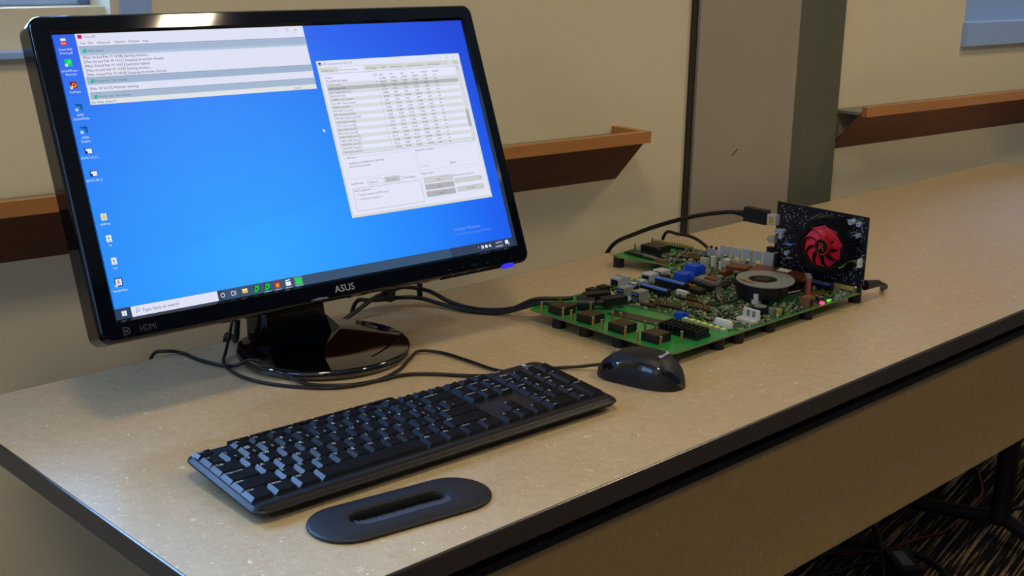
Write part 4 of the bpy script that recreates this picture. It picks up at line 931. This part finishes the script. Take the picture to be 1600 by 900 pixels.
for k in range(520):
    x, y = rs.uniform(3, 148), rs.uniform(6, 101)
    if (x-cx)**2+(y-cy)**2 < 43**2 : continue
    o.box((x, y, 1.3), (rs.uniform(.8, 2.6), rs.uniform(.6, 1.6), rs.uniform(.5, 1.2)), rs.choice(('greyc', 'chip', 'khaki', 'tin', 'cardpcb', 'chip')), rz=rs.choice((0, PI/2)))
for k in range(70):
    x, y = rs.choice(((rs.uniform(10, 45), rs.uniform(80, 99)), (rs.uniform(100, 146), rs.uniform(7, 24)), (rs.uniform(132, 147), rs.uniform(25, 60)), (rs.uniform(14, 55), rs.uniform(8, 22)), (rs.uniform(122, 146), rs.uniform(78, 98)), (rs.uniform(4, 28), rs.uniform(26, 60))))
    o.box((x, y, 1.0), (rs.uniform(1, 4.5), .45, .2), 'print_', rz=rs.choice((0, PI/2)))
for t0_ in range(14):
    a = PI*(.62+.02*t0_); a2 = PI*(.62+.02*(t0_+1)); o.box((cx+48*math.cos(a), cy+44*math.sin(a), 1.05), (3.2, .35, .2), 'print_', rz=a+PI/2)
sp = o.build('surface_components', GC); sp['kind'] = 'stuff'
for x, y, r, h in ((6.5, 61, 4, 8), (14, 61.5, 4, 8), (13, 54, 3.6, 8), (24, 31, 3.6, 6), (127, 95, 4, 10), (128, 77, 4, 10), (137, 77, 3.2, 7), (137, 93, 3.5, 6)):
    q = gmb(); q.cyl((x, y, 1), (x, y, 1+h), r, 'tin', 18); q.box((x, y, 1.1+h), (r*1.2, r*.35, .3), 'slotblue'); q.build('capacitor', GC)
o = gmb(); o.box((-1, 77, 7), (15, 15, 12), 'tin'); o.box((-1, 77, 13.2), (8, 10, .6), 'amber'); o.build('display_socket', GC, bevel=.0003)
o = gmb(); o.box((-1, 47, 5), (10, 10, 9), 'khaki'); o.cyl((-6, 47, 5), (-9, 47, 5), 3.6, 'yellow', 16); o.build('round_socket', GC)
o = gmb(); o.box((-1, 14.5, 7.5), (17, 27, 13), 'tin'); o.box((9, 14.5, 6), (5, 26, 10), 'chip'); o.box((-2, 32, 6), (10, 7, 10), 'chip'); o.build('video_port', GC, bevel=.0004, label='silver shrouded video port')
o = gmb(); o.box((144, 39, 5), (4, 12, 8), 'white_'); o.tube([(143, 42, 8), (137, 42, 11), (131, 40, 15), (126, 33, 20), (120, 30, 20)], .8, 'wirey', 6); o.build('fan_plug', GC, label='white plug with green-yellow wires')
o = gmb(); o.box((40, 48, 2), (8, 14, 2), 'chip'); o.box((30, 68, 2), (9, 9, 2), 'chip'); o.box((26, 44, 3), (11, 3, 3), 'slotblue'); o.box((28, 24, 3), (11, 3, 3), 'greyc'); o.box((35, 20, 3), (8, 8, 3), 'chip'); o.build('chip', GC)

# ------------------------------------------------------------------ cables
def cable(name, pts, r, label, m='cable', cat='cable', extra=None, group=None):
    t = thing(name, label, cat, (0, 0, 0), group=group); t.location = pts[0]; off = TR(tuple(-Vector(pts[0])))
    o = MB(off); o.tube(pts, r, m, 10, 10); o.build('cord', t)
    for nm, fn in (extra or []): q = MB(off); fn(q); q.build(nm, t)
    return t
def obox(q, c, d, m, direction, roll=0):
    R_ = Vector(direction).to_track_quat('X', 'Z').to_matrix().to_4x4(); q.box((0, 0, 0), d, m, T=TR(c) @ R_)
GX = 1.0765
cable('video_cable', [(GX, 0.362, 0.1065), (GX, 0.385, 0.104), (GX, 0.437, 0.0905), (GX+.002, 0.499, 0.068), (GX+.004, 0.564, 0.039), (GX+.006, 0.62, 0.006), (GX+.008, 0.640, -0.05), (GX+.01, 0.648, -0.2), (GX, 0.65, -.45)], 0.0034,
      'thick black cable arching from the top of the graphics card down behind the table',
      extra=[('plug', lambda q: (obox(q, (GX, 0.332, 0.1075), (0.040, 0.012, 0.021), 'matte', (0, 1, 0)), q.cyl((GX, 0.350, 0.1070), (GX, 0.366, 0.1062), 0.0062, 'matte', 14, r2=.004)))])
cable('signal_cable', [(1.155, 0.48, 0.006), (1.185, 0.50, 0.010), (1.205, 0.545, 0.016), (1.220, 0.590, 0.012), (1.232, 0.628, 0.004), (1.238, 0.638, -0.05), (1.238, 0.642, -0.3)], 0.0028,
      'thinner black cable dropping over the table back edge beside the grey panel')
cable('power_cable', [(1.205, 0.19, 0.0030), (1.19, 0.176, 0.010), (1.172, 0.170, 0.018), (1.150, 0.170, 0.024)], 0.0035, 'short black plug and cord behind the right corner of the circuit board',
      extra=[('plug', lambda q: q.cyl((1.122, 0.172, 0.026), (1.158, 0.170, 0.023), 0.0075, 'matte', 16, r2=.005))])
def usbplug(c, d):
    def f(q): obox(q, c, (0.036, 0.015, 0.011), 'matte', d); q.cyl(Vector(c)-Vector(d).normalized()*0.018, Vector(c)-Vector(d).normalized()*0.03, 0.0052, 'matte', 12, r2=.003); obox(q, Vector(c)+Vector(d).normalized()*0.0215, (0.007, 0.011, 0.0045), 'tin', d)
    return f
cable('usb_cable', [(0.495, 0.575, 0.003), (0.532, 0.586, 0.010), (0.566, 0.592, 0.020), (0.592, 0.592, 0.024), (0.618, 0.592, 0.026), (0.645, 0.572, 0.020), (0.658, 0.535, 0.008), (0.675, 0.497, 0.004), (0.700, 0.462, 0.008), (0.720, 0.436, 0.023), (0.745, 0.41, 0.025), (0.757, 0.400, 0.026)], 0.0030,
      'black cable arching from behind the monitor stand to the upper board port', extra=[('plug', usbplug((0.782, 0.379, 0.0285), (0.8, -.28, 0))), ('tie', lambda q: (q.box((0.590, 0.592, 0.021), (0.012, 0.016, 0.018), 'matte', rz=.3)))])
cable('usb_cable', [(0.566, 0.655, -0.08), (0.566, 0.646, -0.02), (0.568, 0.634, 0.0060), (0.575, 0.615, 0.010), (0.587, 0.600, 0.012), (0.606, 0.588, 0.014), (0.632, 0.577, 0.011), (0.647, 0.548, 0.006), (0.660, 0.505, 0.0035), (0.684, 0.468, 0.004), (0.702, 0.436, 0.016), (0.712, 0.418, 0.0235), (0.735, 0.386, 0.024), (0.750, 0.366, 0.025)], 0.0030,
      'black cable running low from the tie to the nearer board port, past the ferrite bead', extra=[('plug', usbplug((0.784, 0.350, 0.0285), (0.9, -.2, 0))), ('ferrite_bead', lambda q: q.cyl((0.741, 0.377, 0.0265), (0.757, 0.360, 0.0265), 0.0085, 'matte', 16))])
cable('keyboard_cable', [(0.252, 0.655, -0.05), (0.254, 0.632, -0.004), (0.262, 0.612, 0.0055), (0.2775, 0.598, 0.003), (0.279, 0.565, 0.003), (0.288, 0.530, 0.003), (0.300, 0.515, 0.004), (0.311, 0.493, 0.0135), (0.3185, 0.447, 0.009), (0.3265, 0.410, 0.003), (0.347, 0.385, 0.0027), (0.369, 0.371, 0.0027), (0.400, 0.364, 0.0027), (0.430, 0.360, 0.0027), (0.456, 0.3414, 0.0027), (0.483, 0.307, 0.003), (0.490, 0.275, 0.010), (0.488, 0.252, 0.014)], 0.0022,
      'thin black cable hugging the stand base front and ending at the keyboard rear')
cable('mouse_cable', [(0.6172, 0.2170, 0.0100), (0.6110, 0.2270, 0.0080), (0.600, 0.240, 0.0050), (0.585, 0.256, 0.003), (0.563, 0.267, 0.003), (0.545, 0.262, 0.003), (0.533, 0.275, 0.003), (0.5206, 0.3049, 0.003), (0.5187, 0.3513, 0.003), (0.5147, 0.3926, 0.003), (0.495, 0.4120, 0.0045), (0.468, 0.398, 0.003), (0.432, 0.376, 0.0025), (0.389, 0.366, 0.0025), (0.345, 0.378, 0.0025), (0.312, 0.412, 0.0025), (0.290, 0.4547, 0.0025), (0.286, 0.4973, 0.003), (0.296, 0.5358, 0.003), (0.312, 0.557, 0.008), (0.328, 0.570, 0.030), (0.336, 0.566, 0.075), (0.338, 0.560, 0.105)], 0.0020,
      'thin black mouse cable looping widest around the left of the monitor base')
cable('monitor_cable', [(0.345, 0.560, 0.105), (0.343, 0.572, 0.07), (0.342, 0.578, 0.03), (0.345, 0.588, 0.008), (0.352, 0.61, 0.005), (0.358, 0.636, -0.02), (0.36, 0.642, -.2)], 0.0038,
      'dark cable hanging straight down behind the left side of the monitor')
cable('monitor_power_cable', [(0.60, 0.600, 0.16), (0.66, 0.632, 0.12), (0.684, 0.640, 0.06), (0.686, 0.640, -0.02), (0.686, 0.642, -0.3)], 0.0042,
      'black power cable hanging behind the right side of the monitor and table edge')
# floor clutter
cable('red_cable', [(1.66, 0.55, FL+.004), (1.7459, 0.4855, FL+.004), (1.7915, 0.4496, FL+.004), (1.8556, 0.4403, FL+.004), (1.9108, 0.4291, FL+.004), (1.9593, 0.4134, FL+.004), (2.0233, 0.4134, FL+.004), (2.10, 0.424, FL+.004), (2.2261, 0.4473, FL+.004), (2.305, 0.4906, FL+.004), (2.3576, 0.528, FL+.004), (2.38, 0.60, FL+.004)], 0.0035,
      'red network cable lying on the striped carpet under the table', 'cablered')
cable('floor_cable', [(1.50, 0.56, FL+.006), (1.6019, 0.5431, FL+.006), (1.6847, 0.5199, FL+.008), (1.7354, 0.5004, FL+.008), (1.7772, 0.4413, FL+.012), (1.8166, 0.3898, FL+.012), (1.8156, 0.3492, FL+.008), (1.799, 0.3187, FL+.006), (1.74, .27, FL+.006)], 0.0065,
      'thick black cable curving over the carpet around the power brick')
cable('floor_cable', [(1.70, 0.58, FL+.006), (1.80, 0.555, FL+.03), (1.8413, 0.5259, FL+.03), (1.832, 0.4946, FL+.025), (1.7953, 0.4622, FL+.02), (1.72, 0.41, FL+.012), (1.65, 0.37, FL+.006)], 0.0060,
      'black cable looping up and crossing the red cable on the carpet')
cable('floor_cable', [(1.55, 0.50, FL+.006), (1.63, 0.47, FL+.006), (1.70, 0.455, FL+.006), (1.74, 0.43, FL+.006), (1.70, 0.37, FL+.006), (1.62, .35, FL+.006)], 0.0055,
      'black cable lying nearest the front panel bottom beside the power brick')
cable('floor_cable', [(2.19, 0.36, FL+.006), (2.26, 0.34, FL+.006), (2.34, 0.35, FL+.006), (2.45, 0.39, FL+.006)], 0.004, 'thin black cable on the carpet right of the table leg')
pb = MB(TR((1.752, 0.385, FL+.001)) @ RZ(0.9)); pb.prism(rrect(-.05, -.024, .05, .024, .006, 4), 0, .028, 'matte'); pb.prism(rrect(-.03, -.012, .03, .012, .002, 4), .028, .0283, 'greyc')
tag(pb.build('power_brick'), 'black power supply brick with grey label on the carpet among the cables', 'power supply')

# ------------------------------------------------------------------ ceiling lamps
for (x, y, e) in ceiling_spots:
    t = thing('ceiling_lamp', {-0.15: 'square ceiling lamp above the monitor and keyboard', 2.3: 'square ceiling lamp above the far end of the table', -1.3: 'square ceiling lamp near the left window', 1.34: 'square ceiling lamp nearest the front wall'}[x], 'lamp', (x, y, CEIL), group='ceiling lamps')
    o = MB(); o.ring(rrect(-.18, -.18, .18, .18, .01, 2), rrect(-.152, -.152, .152, .152, .005, 2), -.03, 0, 'white'); o.build('lamp_frame', t)
    o = MB(); o.span((-.15, -.15, -.012), (.15, .15, -.004), 'white_'); o.build('lamp_panel', t)
